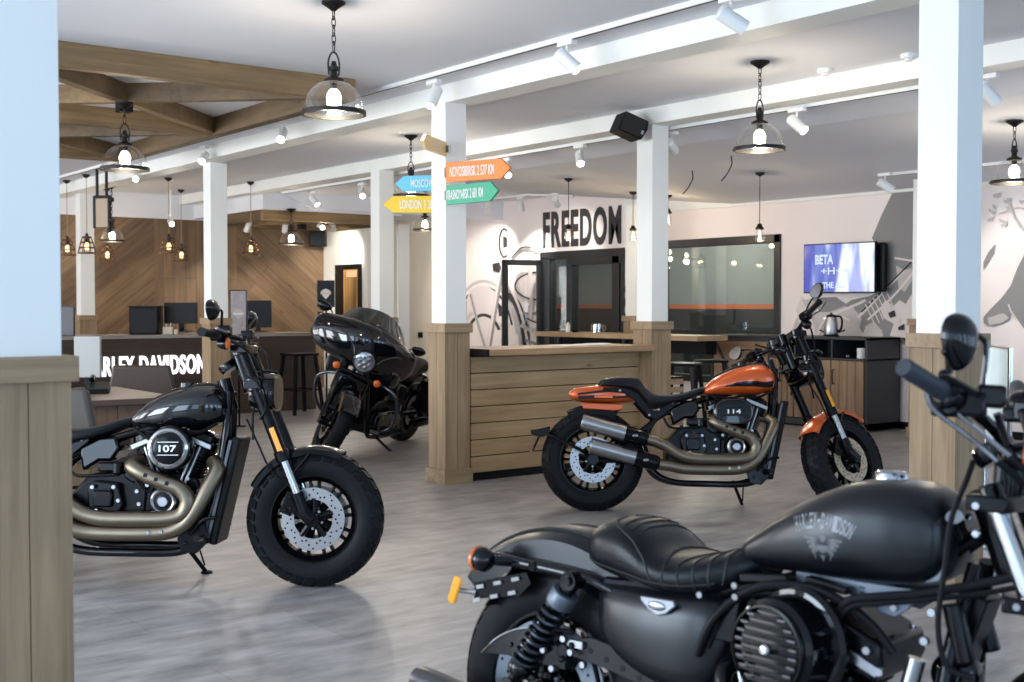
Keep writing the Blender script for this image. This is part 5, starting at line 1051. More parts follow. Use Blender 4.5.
    for i in range(3):
        c = Vector((.855+.05*i, y-.0465, .54-.019*i)); mb.prism([(-.010, -.005), (.008, -.008), (.012, .010), (-.004, .012)], c, (1, 0, 0), (0, 0, 1), (0, -.0015, 0))
    mb.build('heat_slot', M['black_metal'], ex, smooth=0)
    for (p0, p1) in (((-.075, -.215, .572), (.35, -.205, .458)), ((-.02, -.22, .418), (.42, -.205, .302))):
        p0 = Vector(p0); p1 = Vector(p1); d_ = (p1-p0).normalized(); L_ = (p1-p0).length
        mb = MB(); mb.lathe([(.040, .02), (.044, 0), (.049, .004), (.050, .02), (.050, L_*.66), (.046, L_*.67), (.0, L_*.67)], p0, d_, 28); mf = mb.build('muffler', M['steel'], root)
        mb = MB(); mb.lathe([(0, L_*.655), (.0515, L_*.655), (.0525, L_*.67), (.0525, L_*.92), (.046, L_*.98), (.034, L_*1.0), (0, L_*1.0)], p0, d_, 28); mb.build('muffler_collar', M['black_satin'], mf)
        mb = MB(); mb.lathe([(.041, .019), (0, .019)], p0, d_, 24); mb.build('muffler_bore', M['black_plastic'], mf)
        mb = MB(); q = p0+d_*L_*.80; mb.ell(q+Vector((0, -.045, 0)), (.026, .010, .013), 16, 8); mb.build('end_badge', M['alu'], mf)
    # radiator / oil cooler and footpeg
    mb = MB(); R = Matrix.Rotation(.22, 3, 'Y'); mb.box((1.200, 0, .46), (.042, .24, .52), R); o = mb.build('radiator', M['black_plastic'], root, bevel=.012)
    mb = MB(); mb.prism([(1.222, .70), (1.236, .70), (1.135, .24), (1.121, .24)], (0, -.123, 0), (1, 0, 0), (0, 0, 1), (0, -.004, 0)); mb.build('edge_trim', M['dark_alu'], o, smooth=0)
    mb = MB(); 
    for s_ in (-1, 1): mb.tube([(1.08, s_*.12, .24), (1.12, s_*.2, .25), (1.12, s_*.24, .255)], .011); mb.cyl((1.12, s_*.23, .255), (1.12, s_*.31, .26), .017)
    mb.build('foot_peg', B, root)
    mb = MB(); mb.prism([(1.02, .29), (1.06, .33), (1.12, .31), (1.13, .22), (1.08, .17), (1.01, .18), (.99, .24)], (0, -.13, 0), (1, 0, 0), (0, 0, 1), (0, -.03, 0)); mb.tube([(1.05, -.17, .26), (1.12, -.19, .33), (1.19, -.20, .345)], .009); bolts(mb, [(1.03, -.16, .30), (1.03, -.16, .22), (1.09, -.16, .20), (1.09, -.16, .28)], (0, -1, 0), .010); mb.build('brake_pedal_mount', B, root, bevel=.004)
    mb = MB(); mb.tube([(.94, .12, .19), (.98, .19, .11), (1.02, .255, .028)], .011, 10); mb.ell((1.025, .262, .020), (.03, .03, .012)); mb.tube([(1.01, .13, .19), (1.02, .24, .06)], .005, 6); mb.build('kickstand', B, root)
    # number plate arm
    mb = MB(); mb.tube([(.0, -.125, .335), (-.10, -.15, .40), (-.25, -.13, .47), (-.33, -.10, .50)], (.012, .010)); mb.cyl((0, -.15, .329), (0, -.10, .329), .035); pa = mb.build('plate_arm', B, root)
    mb = MB(); mb.prism([(-.28, .545), (-.36, .525), (-.41, .52), (-.40, .49), (-.34, .475), (-.28, .50)], (0, -.12, 0), (1, 0, 0), (0, 0, 1), (0, .20, 0)); mb.box((-.375, -.02, .43), (.012, .17, .10), Matrix.Rotation(.45, 3, 'Y')); mb.build('plate_holder', B, pa, bevel=.006)
    mb = MB(); mb.box((-.40, -.02, .40), (.010, .07, .05), Matrix.Rotation(.45, 3, 'Y')); mb.build('rear_reflector', M['red_refl'], pa, smooth=0)
    return root
M['orange_refl'] = mat('amber_reflector', (.90, .36, .02), .2, coat=.5)
M['red_refl'] = mat('red_reflector', (.35, .02, .02), .2, coat=.5)
M['dark_alu'] = mat('dark_machined_aluminium', (.10, .10, .105), .3, .9)
M['lamp_glass'] = mat('headlamp_glass', (.012, .013, .015), .12, .0, spec=.3)
M['gloss_paint'] = mat('gloss_black_paint', (.004, .0045, .006), .07, coat=.8, spec=.3)
M['orange_paint'] = mat('molten_orange_paint', (.60, .095, .010), .22, .3, coat=.8)
M['gold_disc'] = mat('pale_gold_disc', (.46, .41, .30), .35, .9)
b1 = bike_root(-.948-1.615, 5.745, 0, 4, 'gloss black cruiser with round 107 engine cover, front left beside the nearest column')
fat_bob(b1, M['gloss_paint'], 0, True, '107', M['gloss_paint'], M['steel'])
b3 = bike_root(.53, 7.86, 2, 8, 'orange cruiser with twin silver mufflers and its wheel turned, in front of the timber counter')
fat_bob(b3, M['orange_paint'], 37, False, '114', M['orange_paint'], M['gold_disc'])
# ------------------------------------------------------------------ matt black roadster in the foreground
M['matt_paint'] = mat('matt_black_paint', (.004, .005, .007), .29, spec=.40)
M['seat_vinyl'] = mat('black_seat_vinyl', (.004, .005, .007), .31, bump=.12, bscale=160, spec=.24)
M['grey_plate'] = mat('blue_grey_plate', (.13, .15, .18), .4, .6)
M['grip_grey'] = mat('slate_grip_rubber', (.022, .027, .038), .6, bump=.2, bscale=200)
def sportster(root):
    G = M['black_gloss']; B = M['black_satin']; MT = M['black_metal']; S = steer_matrix((1.14, 0, .95), (-.42, 0, .907), 4)
    wheel(root, 'rear_wheel', (0, 0, .320), .320, .15, .205, (-1,), None, 38, 9, 'fine', disc_mat=M['grey_plate'], disc_r=.185, discy=.072)
    wheel(root, 'front_wheel', (1.43, 0, .330), .330, .11, .235, (-1,), S, 40, 9, 'fine', discy=.06, disc_r=.14)
    # rear mudguard with its pressed ridge
    mb = MB(); fender(mb, (0.015, 0, .335), .392, 40, 140, .205, .072, .004, 30, .026)
    fo = mb.build('rear_fender', M['matt_paint'], root)
    mb = MB()
    for y in (-.062, .062):
        pts = []
        for i in range(14):
            a = math.radians(56+i*6.2); pts.append((.015+.4115*math.cos(a), y*(1-.1*abs(i-7)/7), .335+.4115*math.sin(a)))
        mb.tube(pts, .0055, 8, 3)
    mb.build('fender_ridge', M['matt_paint'], fo)
    MB().tube([(.13, .02, .742), (.15, .02, .752), (.17, .02, .750)], .009).build('seat_screw', M['chrome'], fo)
    # strut bars + signals
    mb = MB()
    for s_ in (-1, 1): mb.tube([(-.165, s_*.125, .655), (-.05, s_*.125, .652), (.06, s_*.122, .648), (.15, s_*.118, .64), (.22, s_*.11, .62)], .0155, 14, 5); mb.cyl((-.02, s_*.12, .652), (-.02, s_*.145, .652), .012); mb.cyl((.11, s_*.10, .635), (.11, s_*.165, .635), .016)
    mb.build('fender_strut', G, root)
    for s_ in (-1, 1):
        mb = MB(); c = Vector((-.155, s_*.195, .658)); mb.ell(c+Vector((.005, 0, 0)), (.038, .034, .034), 22, 14); mb.tube([(-.10, s_*.13, .653), (-.12, s_*.16, .655), c], .014, 10); t = mb.build('turn_signal', G, root)
        mb = MB(); mb.lathe([(.031, -.012), (.0355, -.006), (.033, .002), (.02, .008), (0, .010)], c+Vector((-.012, 0, 0)), (-1, 0, 0), 24); mb.build('lens', M['orange_lens'], t)
    # number plate bracket with slots and side reflector
    mb = MB(); u = Vector((-.60, 0, -.80)).normalized(); o = Vector((-.10, -.115, .655))
    mb.prism([(0, 0), (0, .22), (.17, .20), (.17, .0)], o, u, (0, 1, 0), Vector((.8, 0, -.6))*.006)
    mb.prism([(-.24, .575), (-.06, .63), (-.04, .60), (-.08, .56), (-.24, .53)], (0, -.118, 0), (1, 0, 0), (0, 0, 1), (0, .006, 0)); pb = mb.build('plate_bracket', B, root, smooth=0, bevel=.002)
    mb = MB()
    for i in range(3):
        for dz, dx in ((0, 0), (-.042, -.01)): mb.box((-.215+i*.062+dx, -.1225, .568+i*.019+dz*.9), (.026, .004, .010), Matrix.Rotation(-.3, 3, 'Y'))
    mb.build('slots', mat('pale_slot', (.34, .33, .32), .5), pb, smooth=0)
    mb = MB(); mb.box((-.305, -.125, .545), (.030, .012, .080), Matrix.Rotation(.32, 3, 'Y')); rf = mb.build('side_reflector', M['orange_refl'], pb, bevel=.006)
    mb = MB(); mb.tube([(-.23, -.118, .548), (-.30, -.120, .545)], .007); mb.build('reflector_stem', M['chrome'], pb)
    # suspension
    for s_ in (-1, 1):
        y = s_*.142; top = Vector((.115, y, .635)); bot = Vector((-.075, y, .335)); d = (top-bot).normalized(); L_ = (top-bot).length; q = lambda f_: bot+d*L_*f_
        mb = MB(); mb.cyl(top-Vector((0, .022, 0)), top+Vector((0, .022, 0)), .024); mb.cyl(top-Vector((0, .030, 0)), top+Vector((0, .03, 0)), .012); mb.cyl(q(.86), q(.98), .020, .024); mb.cyl(bot-Vector((0, .02, 0)), bot+Vector((0, .02, 0)), .020); mb.cyl(q(.0), q(.24), .016); mb.lathe([(0, 0), (.031, 0), (.033, .01), (.033, .024), (.028, .032), (0, .032)], q(.12), d, 24); sh = mb.build('shock_absorber', G, root)
        mb = MB(); mb.lathe([(0, 0), (.036, 0), (.037, .006), (.037, .034), (.034, .040), (0, .040)], q(.78), d, 28); mb.build('shock_collar', M['grey_plate'], sh)
        mb = MB(); mb.cyl(q(.2), q(.80), .019); mb.build('shock_body', M['black_satin'], sh)
        mb = MB(); u, v = frame(d); turns = 8.5; N_ = int(turns*14); pts = [q(.20+.57*i/N_)+(u*math.cos(2*PI*i*turns/N_)+v*math.sin(2*PI*i*turns/N_))*.0315 for i in range(N_+1)]; mb.tube(pts, .0058, 8, 1); mb.build('spring', M['spring'], sh)
    # swingarm, slotted belt guard, debris fin
    mb = MB()
    for s_ in (-1, 1): mb.tube([(0, s_*.105, .32), (.20, s_*.11, .335), (.42, s_*.10, .35)], (.024, .028), 12, 4); mb.cyl((0, s_*.09, .32), (0, s_*.135, .32), .036)
    mb.build('swingarm', B, root)
    mb = MB(); mb.prism([(.09, .475), (.17, .497), (.22, .490), (.50, .425), (.50, .375), (.20, .43), (.09, .44)], (0, -.128, 0), (1, 0, 0), (0, 0, 1), (0, .012, 0)); gd = mb.build('belt_guard', M['guard'], root, smooth=0, bevel=.003)
    mb = MB(); bolts(mb, [(.17+.05*i, -.128, .463-.0125*i) for i in range(6)], (0, -1, 0), .009, .0012); mb.build('guard_hole', M['black_plastic'], gd)
    mb = MB(); mb.prism([(-.20, .388), (-.16, .43), (-.10, .466), (-.04, .485), (.03, .49), (.05, .46), (-.03, .425), (-.10, .40)], (0, -.118, 0), (1, 0, 0), (0, 0, 1), (0, .006, 0)); bolts(mb, [(-.10, -.118, .43), (-.02, -.118, .455), (.02, -.118, .47)], (0, -1, 0), .008); fn = mb.build('axle_guard', G, root, bevel=.002)
    mb = MB(); mb.tube([(-.20, -.120, .390), (-.15, -.121, .437), (-.09, -.121, .470), (-.02, -.120, .490)], .0022, 6); mb.build('guard_edge', M['chrome'], fn)
    mb = MB(); mb.box((.06, -.11, .43), (.08, .05, .06)); mb.cyl((.09, -.14, .45), (.09, -.08, .45), .02); mb.box((-.01, -.11, .40), (.06, .03, .05)); mb.tube([(.05, -.12, .50), (.10, -.13, .47), (.16, -.11, .44), (.18, -.10, .38)], .007); mb.tube([(.02, -.12, .47), (.06, -.14, .50), (.12, -.13, .50)], .006); bolts(mb, [(.03, -.136, .45), (.09, -.142, .43), (.12, -.142, .47), (0, -.13, .415)], (0, -1, 0), .010); mb.build('brake_caliper', B, root, bevel=.006)
    mb = MB(); bolts(mb, [(.035, -.146, .445), (.10, -.148, .485), (.125, -.148, .455), (.15, -.128, .425), (.06, -.138, .40)], (0, -1, 0), .0095, .008); mb.box((.13, -.135, .475), (.045, .012, .018)); mb.build('bolts', M['alu'], root)
    # inner mud flap and oil tank cover
    mb = MB(); loft_x(mb, [(.16, .53, .655, .085, 3), (.20, .47, .655, .13, 3.2), (.30, .42, .655, .150, 3.6), (.42, .40, .660, .156, 4), (.50, .42, .662, .152, 4), (.55, .47, .650, .135, 3.4), (.57, .54, .640, .11, 3)], 30, 5)
    sc_ = mb.build('side_cover', M['matt_paint'], root)
    mb = MB(); mb.prism([(.335, .632), (.43, .634), (.435, .622), (.41, .600), (.385, .592), (.36, .604), (.338, .622)], (0, -.1635, 0), (1, 0, 0), (0, 0, 1), (0, .012, 0)); bd = mb.build('side_badge', mat('satin_badge', (.30, .31, .33), .5, .8), sc_, smooth=0, bevel=.003)
    mb = MB(); mb.ell((.385, -.164, .616), (.026, .004, .011), 16, 8); mb.build('badge_emblem', M['alu'], bd)
    # seat
    mb = MB(); loft_x(mb, [(.115, .70, .735, .05, 2.4), (.135, .668, .772, .105, 2.7), (.18, .655, .796, .138, 2.8), (.24, .645, .798, .152, 2.8), (.29, .640, .780, .158, 2.8), (.34, .638, .744, .160, 2.8), (.40, .636, .728, .158, 2.8), (.46, .640, .738, .150, 2.8), (.52, .650, .757, .132, 2.7), (.575, .675, .772, .105, 2.6), (.605, .705, .765, .07, 2.3)], 40, 6)
    st = mb.build('seat', M['seat_vinyl'], root)
    bvh = BVHTree.FromPolygons([v.co for v in st.data.vertices], [tuple(p.vertices) for p in st.data.polygons])
    def drape(pts3, r, name, m, par, k=6, off=0, dirv=None):
        P_ = spline(pts3, k); out = []
        for p in P_:
            h_ = bvh.find_nearest(p); out.append(h_[0]+h_[1]*off)
        mb2 = MB(); mb2.tube(out, r, 6, 1); mb2.build(name, m, par)
    sm = mat('seam_vinyl', (.004, .004, .005), .6)  # near-black vinyl shared by the raised piping and pleats
    for s_ in (-1, 1):
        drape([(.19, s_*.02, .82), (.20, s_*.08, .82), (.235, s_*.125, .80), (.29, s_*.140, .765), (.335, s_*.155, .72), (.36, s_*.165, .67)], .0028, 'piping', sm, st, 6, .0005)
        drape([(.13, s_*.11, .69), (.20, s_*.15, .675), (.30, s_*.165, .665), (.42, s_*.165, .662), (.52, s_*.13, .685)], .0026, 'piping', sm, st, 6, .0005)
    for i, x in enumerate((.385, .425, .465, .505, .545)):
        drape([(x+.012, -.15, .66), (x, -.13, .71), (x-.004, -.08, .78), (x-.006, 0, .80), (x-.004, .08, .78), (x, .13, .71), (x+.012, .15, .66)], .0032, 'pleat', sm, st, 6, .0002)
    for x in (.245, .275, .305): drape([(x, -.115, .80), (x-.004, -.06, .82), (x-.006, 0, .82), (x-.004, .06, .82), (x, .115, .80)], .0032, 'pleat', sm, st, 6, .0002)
    # tank
    mb = MB(); loft_x(mb, [(.546, .738, .768, .045, 2.3), (.565, .730, .797, .085, 2.5), (.62, .727, .840, .108, 2.7), (.69, .727, .889, .128, 2.8), (.77, .728, .930, .143, 2.9), (.85, .730, .957, .150, 3.0), (.93, .734, .963, .148, 3.1), (.995, .742, .950, .136, 3.1), (1.035, .765, .925, .118, 2.9), (1.056, .81, .89, .08, 2.5)], 40, 6)
    tk = mb.build('fuel_tank', M['matt_paint'], root)
    mb = MB(); mb.lathe([(0, .022), (.028, .021), (.036, .016), (.039, .006), (.039, -.01)], (.885, 0, .958), (-.03, 0, 1), 36); mb.build('fuel_cap', M['chrome'], tk)
    tb = BVHTree.FromPolygons([v.co for v in tk.data.vertices], [tuple(p.vertices) for p in tk.data.polygons])
    def onto(mbx, vs, fs, s_=-1, off=.0012):
        out = []
        for x, z, dd in vs:
            h_ = tb.ray_cast(Vector((x, s_*.4, z)), Vector((0, -s_, 0)))
            y = h_[0].y if h_[0] else s_*.1; out.append(Vector((x, y+s_*(off if dd > .5 else -.001), z)))
        mbx.add(out, fs)
    mb = MB(); word = 'HARLEY-DAVIDSON'; n = len(word); c0 = (.793, .712); Rr = .158
    for i, ch in enumerate(word):
        t = -1+2*(i+.5)/n; a = math.radians(90-t*27); hh = .034
        if ch == '-': vs, fs = [Vector((x, y, z)) for z in (0, 1) for x, y in ((.1, .4), (.9, .4), (.9, .6), (.1, .6))], [(3, 2, 1, 0), (4, 5, 6, 7), (0, 1, 5, 4), (1, 2, 6, 5), (2, 3, 7, 6), (3, 0, 4, 7)]
        else: vs, fs = text_geo(ch, .02)
        wch = .0092; ur = Vector((math.cos(a-PI/2), math.sin(a-PI/2))); vr = Vector((math.cos(a), math.sin(a)))
        ctr = Vector((c0[0]+Rr*1.02*math.cos(a), c0[1]+Rr*math.sin(a)*.97))
        onto(mb, [(ctr.x+ur.x*(q.x-.5)*wch+vr.x*(q.y-.5)*hh, ctr.y+ur.y*(q.x-.5)*wch+vr.y*(q.y-.5)*hh, q.z) for q in vs], fs)
    mb.build('tank_lettering', mat('silver_grey_ink', (.27, .27, .28), .5), tk, smooth=0)
    # winged emblem under the word
    mb = MB()
    def flat(poly):
        n_ = len(poly); cx = sum(p[0] for p in poly)/n_; cz = sum(p[1] for p in poly)/n_
        vs = [(cx, cz, 1)]+[(x, z, 1) for x, z in poly]; onto(mb, vs, [(0, i+1, (i+1) % n_+1) for i in range(n_)])
    for s_ in (-1, 1):
        for k in range(5):
            x0 = .795+s_*.010; z0 = .824-.006*k; x1 = .795+s_*(.048-.007*k); z1 = .828-.011*k
            flat([(x0, z0), (x0+s_*.015, z0+.006), (x1, z1), (x1-s_*.004, z1-.006), (x0+s_*.012, z0-.001)])
    flat([(.788, .832), (.795, .838), (.803, .833), (.801, .824), (.795, .818), (.790, .824)]); flat([(.782, .812), (.808, .812), (.810, .802), (.795, .794), (.780, .802)]); flat([(.788, .790), (.802, .790), (.795, .776)])
    mb.build('tank_emblem', mat('dim_grey_ink', (.10, .10, .105), .5), tk, smooth=0)
    # frame and gussets
    mb = MB()
    for s_ in (-1, 1):
        mb.tube([(1.09, s_*.035, .80), (1.06, s_*.09, .60), (1.04, s_*.13, .30), (.98, s_*.14, .18), (.60, s_*.14, .16), (.42, s_*.13, .20), (.38, s_*.12, .38), (.40, s_*.11, .60), (.55, s_*.08, .70)], .017, 12)
        mb.tube([(1.09, s_*.03, .86), (.92, s_*.05, .735), (.70, s_*.06, .715), (.50, s_*.09, .66), (.20, s_*.11, .64)], .016, 10)
    mb.cyl((1.16, 0, .78), (1.09, 0, .96), .035); mb.build('frame', B, root)
    mb = MB()
    for s_ in (-1, 1):
        mb.prism([(.955, .80), (.985, .842), (1.02, .825), (1.045, .785), (1.035, .762), (1.01, .755), (.97, .752)], (0, s_*.085, 0), (1, 0, 0), (0, 0, 1), (0, s_*.008, 0)); mb.prism([(.70, .735), (.98, .735), (.98, .715), (.965, .69), (.935, .668), (.90, .672), (.88, .70), (.70, .705)], (0, s_*.07, 0), (1, 0, 0), (0, 0, 1), (0, s_*.006, 0))
    gs = mb.build('frame_gusset', M['grey_plate'], root, smooth=0, bevel=.003)
    mb = MB(); bolts(mb, [(1.015, -.093, .778), (.935, -.078, .690)], (0, -1, 0), .009, .008); bolts(mb, [(.60, -.17, .672), (.575, -.13, .690), (.50, -.158, .66)], (0, -1, 0), .009, .006); mb.build('bolts', M['chrome'], gs)
    mb = MB()
    for x in (.77, .80, .86): 
        for z in (.712, .722): mb.box((x, -.0765, z), (.012, .002, .003))
    mb.build('slots', M['black_plastic'], gs, smooth=0)
    # engine
    cr = (.70, 0, .285)
    mb = MB(); mb.prism([(.42, .24), (.50, .17), (.90, .16), (.96, .24), (.96, .36), (.88, .43), (.76, .43), (.64, .43), (.50, .44), (.42, .36)], (0, -.125, 0), (1, 0, 0), (0, 0, 1), (0, .25, 0)); en = mb.build('engine', MT, root, bevel=.015)
    for k in (-1, 1):
        d_ = Vector((math.sin(math.radians(22.5))*k, 0, math.cos(math.radians(22.5)))); cylinder_unit(en, cr, d_, .066, 9, .0155, .13, [MT, M['black_satin']])
        f_ = Vector((d_.z, 0, -d_.x)); h = Vector(cr)+d_*.335
        mb = MB(); mb.prism([(-.105, -.030), (.105, -.030), (.105, .018), (.080, .058), (-.080, .058), (-.105, .018)], h+Vector((0, -.128, 0)), f_, d_, (0, .256, 0)); rb = mb.build('rocker_box', M['black_satin'], en, bevel=.010, seg=3)
        mb = MB(); mb.prism([(-.106, -.012), (.106, -.012), (.106, .012), (-.106, .012)], h+Vector((0, -.134, 0)), f_, d_, (0, .02, 0)); mb.build('polished_edge', M['alu'], rb, smooth=0, bevel=.003)
        mb = MB(); bolts(mb, [h+f_*a*.066+d_*.056+Vector((0, b*.095, 0)) for a in (-1, 1) for b in (-1, 1)], d_, .010, .008); mb.build('rocker_bolt', M['chrome'], rb)
        mb = MB()
        for q in (0, .028): mb.cyl(Vector(cr)+Vector((k*(.04+q), -.128, .10)), h+Vector((-k*.01+k*q, -.10, -.02)), .0095)
        mb.build('pushrod_tube', M['chrome'], en)
    mb = MB(); mb.lathe([(0, .045), (.05, .045), (.07, .035), (.078, 0)], (.70, -.125, .27), (0, -1, 0), 32); mb.build('timing_cover', G, en)
    mb = MB(); mb.prism([(.44, .20), (.52, .16), (.86, .16), (.94, .24), (.92, .36), (.80, .42), (.50, .42), (.43, .34)], (0, .125, 0), (1, 0, 0), (0, 0, 1), (0, .07, 0)); mb.build('primary_cover', G, en, bevel=.025)
    # round slotted air cleaner
    A = Vector((.745, -.125, .585)); ax = Vector((-.20, -.98, 0)).normalized(); AM = Matrix.Rotation(-.201, 4, 'Z')
    mb = MB(); mb.lathe([(0, 0), (.122, 0), (.130, .006), (.131, .018), (.122, .028), (.112, .030), (.108, .10), (.097, .112), (.0, .112)], A, ax, 56); ac = mb.build('air_cleaner', G, root)
    mb = MB(); mb.lathe([(.093, .112), (.098, .118), (.096, .126), (.091, .127), (.088, .118)], A, ax, 56); mb.build('trim_ring', M['black_metal'], ac)
    mb = MB()
    for i in range(8):
        z = -.070+i*.020; hw = math.sqrt(max(.001, .088**2-z*z)); mb.box(Vector((0, -.118, z)), (hw*1.96, .016, .010))
    mb.M = Matrix.Translation(A) @ AM; mb.build('louvre', G, ac, bevel=.002)
    mb = MB(); mb.lathe([(0, .136), (.009, .135), (.013, .130), (.014, .112)], A, ax, 20)
    mb.build('centre_screw', M['chrome'], ac)
    mb = MB()
    for i in range(8):
        z = -.066+i*.019; hw = math.sqrt(max(.001, .086**2-z*z))
        for s_ in (-1, 1): mb.box(Vector((s_*(hw-.012), -.1275, z+.003)), (.020, .002, .004))
    mb.M = Matrix.Translation(A) @ AM; mb.build('louvre_glint', M['dark_alu'], ac, smooth=0)  # small metal strips modelled in place of glints on the louvre ends
    # hoses and wiring under the tank
    mb = MB(); mb.tube([(.50, -.16, .52), (.535, -.165, .60), (.58, -.15, .655), (.65, -.14, .700), (.74, -.13, .712), (.82, -.13, .700), (.90, -.12, .655), (.95, -.11, .60)], .011, 10); mb.tube([(.52, -.15, .54), (.56, -.14, .63), (.63, -.13, .68), (.72, -.12, .69), (.80, -.12, .675)], .008, 8)
    mb.tube([(.82, -.13, .655), (.86, -.14, .70), (.92, -.14, .718), (1.0, -.13, .735), (1.10, -.12, .765), (1.2, -.11, .80)], .010, 10); mb.tube([(.82, -.135, .645), (.87, -.145, .69), (.93, -.145, .706), (1.0, -.135, .722), (1.12, -.12, .752), (1.22, -.11, .785)], .006, 8)
    mb.build('hose', M['black_plastic'], root)
    mb = MB(); mb.box((.64, -.11, .715), (.12, .03, .02), Matrix.Rotation(-.12, 3, 'Y')); mb.box((.79, -.10, .720), (.10, .03, .018), Matrix.Rotation(.12, 3, 'Y')); mb.prism([(.53, .56), (.56, .66), (.60, .66), (.585, .56)], (0, -.13, 0), (1, 0, 0), (0, 0, 1), (0, -.02, 0)); mb.build('ignition_module', MT, root, bevel=.004)
    mb = MB(); mb.cyl((.965, -.13, .43), (1.005, -.12, .60), .014); mb.cyl((.985, -.126, .51), (1.004, -.12, .60), .019); bolts(mb, [(.93, -.13, .56), (.96, -.135, .535), (.90, -.13, .60), (1.02, -.12, .64), (1.03, -.11, .70), (.99, -.12, .46)], (0, -1, 0), .010, .010); mb.build('clutch_adjuster', M['alu'], root)
    mb = MB(); mb.lathe([(0, .06), (.03, .058), (.05, .045), (.055, .02), (.05, 0), (0, -.01)], (1.055, .0, .56), (0, -1, 0), 24); mb.box((1.04, 0, .48), (.05, .16, .20), Matrix.Rotation(.15, 3, 'Y')); mb.build('horn', G, root, bevel=.004)
    mb = MB(); mb.box((1.075, 0, .66), (.05, .10, .16), Matrix.Rotation(.3, 3, 'Y')); mb.cyl((1.06, -.08, .72), (1.09, -.08, .60), .022); mb.cyl((1.05, .08, .72), (1.09, .08, .60), .022); mb.build('voltage_regulator', MT, root, bevel=.005)
    # exhaust
    mb = MB(); mb.tube([(.60, -.10, .52), (.58, -.17, .50), (.60, -.19, .42), (.66, -.195, .30), (.60, -.195, .22), (.45, -.195, .20), (.30, -.195, .205)], .021, 14); mb.tube([(.86, -.10, .52), (.90, -.17, .50), (.90, -.19, .40), (.84, -.195, .25), (.70, -.195, .165), (.45, -.195, .14), (.30, -.195, .15)], .021, 14); ex = mb.build('exhaust_pipe', B, root)
    for x0, z0, x1, z1 in ((-.365, .300, .34, .215), (-.30, .20, .40, .145)):
        p0 = Vector((x0, -.195, z0)); p1 = Vector((x1, -.195, z1)); d = (p1-p0).normalized(); L_ = (p1-p0).length
        mb = MB(); mb.lathe([(.030, .03), (.030, 0), (.034, -.002), (.037, .01), (.040, .06), (.042, L_*.8), (.03, L_*.93), (.022, L_)], p0, d, 28); mb.lathe([(.030, .03), (0, .03)], p0, d, 20); mb.build('muffler', M['dark_alu'] if z0 > .25 else B, root)
    # fork
    def fx(z): return 1.135+(.955-z)*.40
    for s_ in (-1, 1):
        y = s_*.108; mb = MB(S); mb.cyl((fx(.36), y, .36), (fx(.66), y, .66), .026, .029); mb.cyl((fx(.645), y, .645), (fx(.69), y, .69), .033); lg = mb.build('fork_leg', B, root)
        mb = MB(S); mb.cyl((fx(.66), y, .66), (fx(.945), y, .945), .0205); mb.build('stanchion', M['chrome'], lg)
        mb = MB(S); mb.lathe([(.0, .02), (.020, .02), (.024, .012), (.024, -.02), (.028, -.03)], (fx(.955), y, .955), (-.4, 0, 1), 20); mb.build('fork_cap', G, lg)
    mb = MB(S)
    for z in (.74, .935): x = fx(z); mb.prism([(x-.05, -.145), (x+.03, -.145), (x+.035, 0), (x+.03, .145), (x-.05, .145), (x-.085, 0)], (0, 0, z-.016), (1, 0, 0), (0, 1, 0), (0, 0, .032))
    mb.build('triple_clamp', B, root, bevel=.004)
    mb = MB(S); bolts(mb, [(fx(.93)-.03, -.146, .93), (fx(.74)-.02, -.146, .74), (fx(.88)-.06, -.10, .87), (fx(.90)-.08, -.06, .90), (fx(.66)+.0, -.142, .665)], (0, -1, 0), .0085, .006); mb.cyl((1.06, -.05, .86), (1.06, -.10, .90), .018); mb.build('bolts', M['chrome'], root)
    mb = MB(S); fender(mb, (1.43, 0, .33), .345, 55, 140, .125, .03); mb.build('front_fender', M['matt_paint'], root)
    mb = MB(S); mb.lathe([(0, -.09), (.05, -.08), (.075, -.05), (.082, 0), (.084, .02), (.078, .02)], (1.29, 0, .885), (1, 0, -.1), 32); hl = mb.build('headlamp', B, root); mb = MB(S); mb.lathe([(.078, .018), (.05, .028), (0, .032)], (1.29, 0, .885), (1, 0, -.1), 32); mb.build('headlamp_glass', M['lamp_glass'], hl)
    mb = MB(S); mb.lathe([(0, 0), (.040, 0), (.046, .01), (.046, .035), (.04, .042), (0, .042)], (1.12, .0, 1.02), (-.5, 0, .8), 28); mb.build('speedometer', G, root)
    # handlebar
    bar = [(1.050, -.415, 1.190), (1.085, -.29, 1.150), (1.125, -.19, 1.110), (1.150, -.12, 1.070), (1.145, -.06, 1.035), (1.145, 0, 1.03), (1.145, .06, 1.035), (1.150, .12, 1.070), (1.125, .19, 1.110), (1.085, .29, 1.150), (1.050, .415, 1.190)]
    mb = MB(S); mb.tube(bar, .0125, 12); mb.cyl((1.14, -.05, .95), (1.145, -.05, 1.05), .02); mb.cyl((1.14, .05, .95), (1.145, .05, 1.05), .02); mb.build('handlebar', B, root)
    for s_ in (-1, 1):
        a = Vector((1.046, s_*.425, 1.193)); b_ = Vector((1.088, s_*.285, 1.149)); d = (b_-a).normalized()
        mb = MB(S); mb.lathe([(0, 0), (.0165, 0), (.0185, .004), (.0185, .142), (.0, .142)], a, d, 24); g = mb.build('grip', M['grip_grey'], root)
        mb = MB(S); mb.lathe([(.0, .135), (.027, .135), (.031, .142), (.031, .175), (.024, .19), (0, .19)], a, d, 20); mb.box(a+d*.195+Vector((.02, 0, -.005)), (.065, .05, .05), Matrix.Rotation(-s_*.2, 3, 'Z')); mb.box(a+d*.17+Vector((-.01, 0, -.022)), (.05, .05, .035)); mb.build('switch_housing', B, g, bevel=.008)
        mb = MB(S); mb.box(a+d*.225+Vector((.045, 0, .022)), (.055, .065, .045), Matrix.Rotation(-s_*.3, 3, 'Z')); mb.build('brake_reservoir', B, g, bevel=.008)
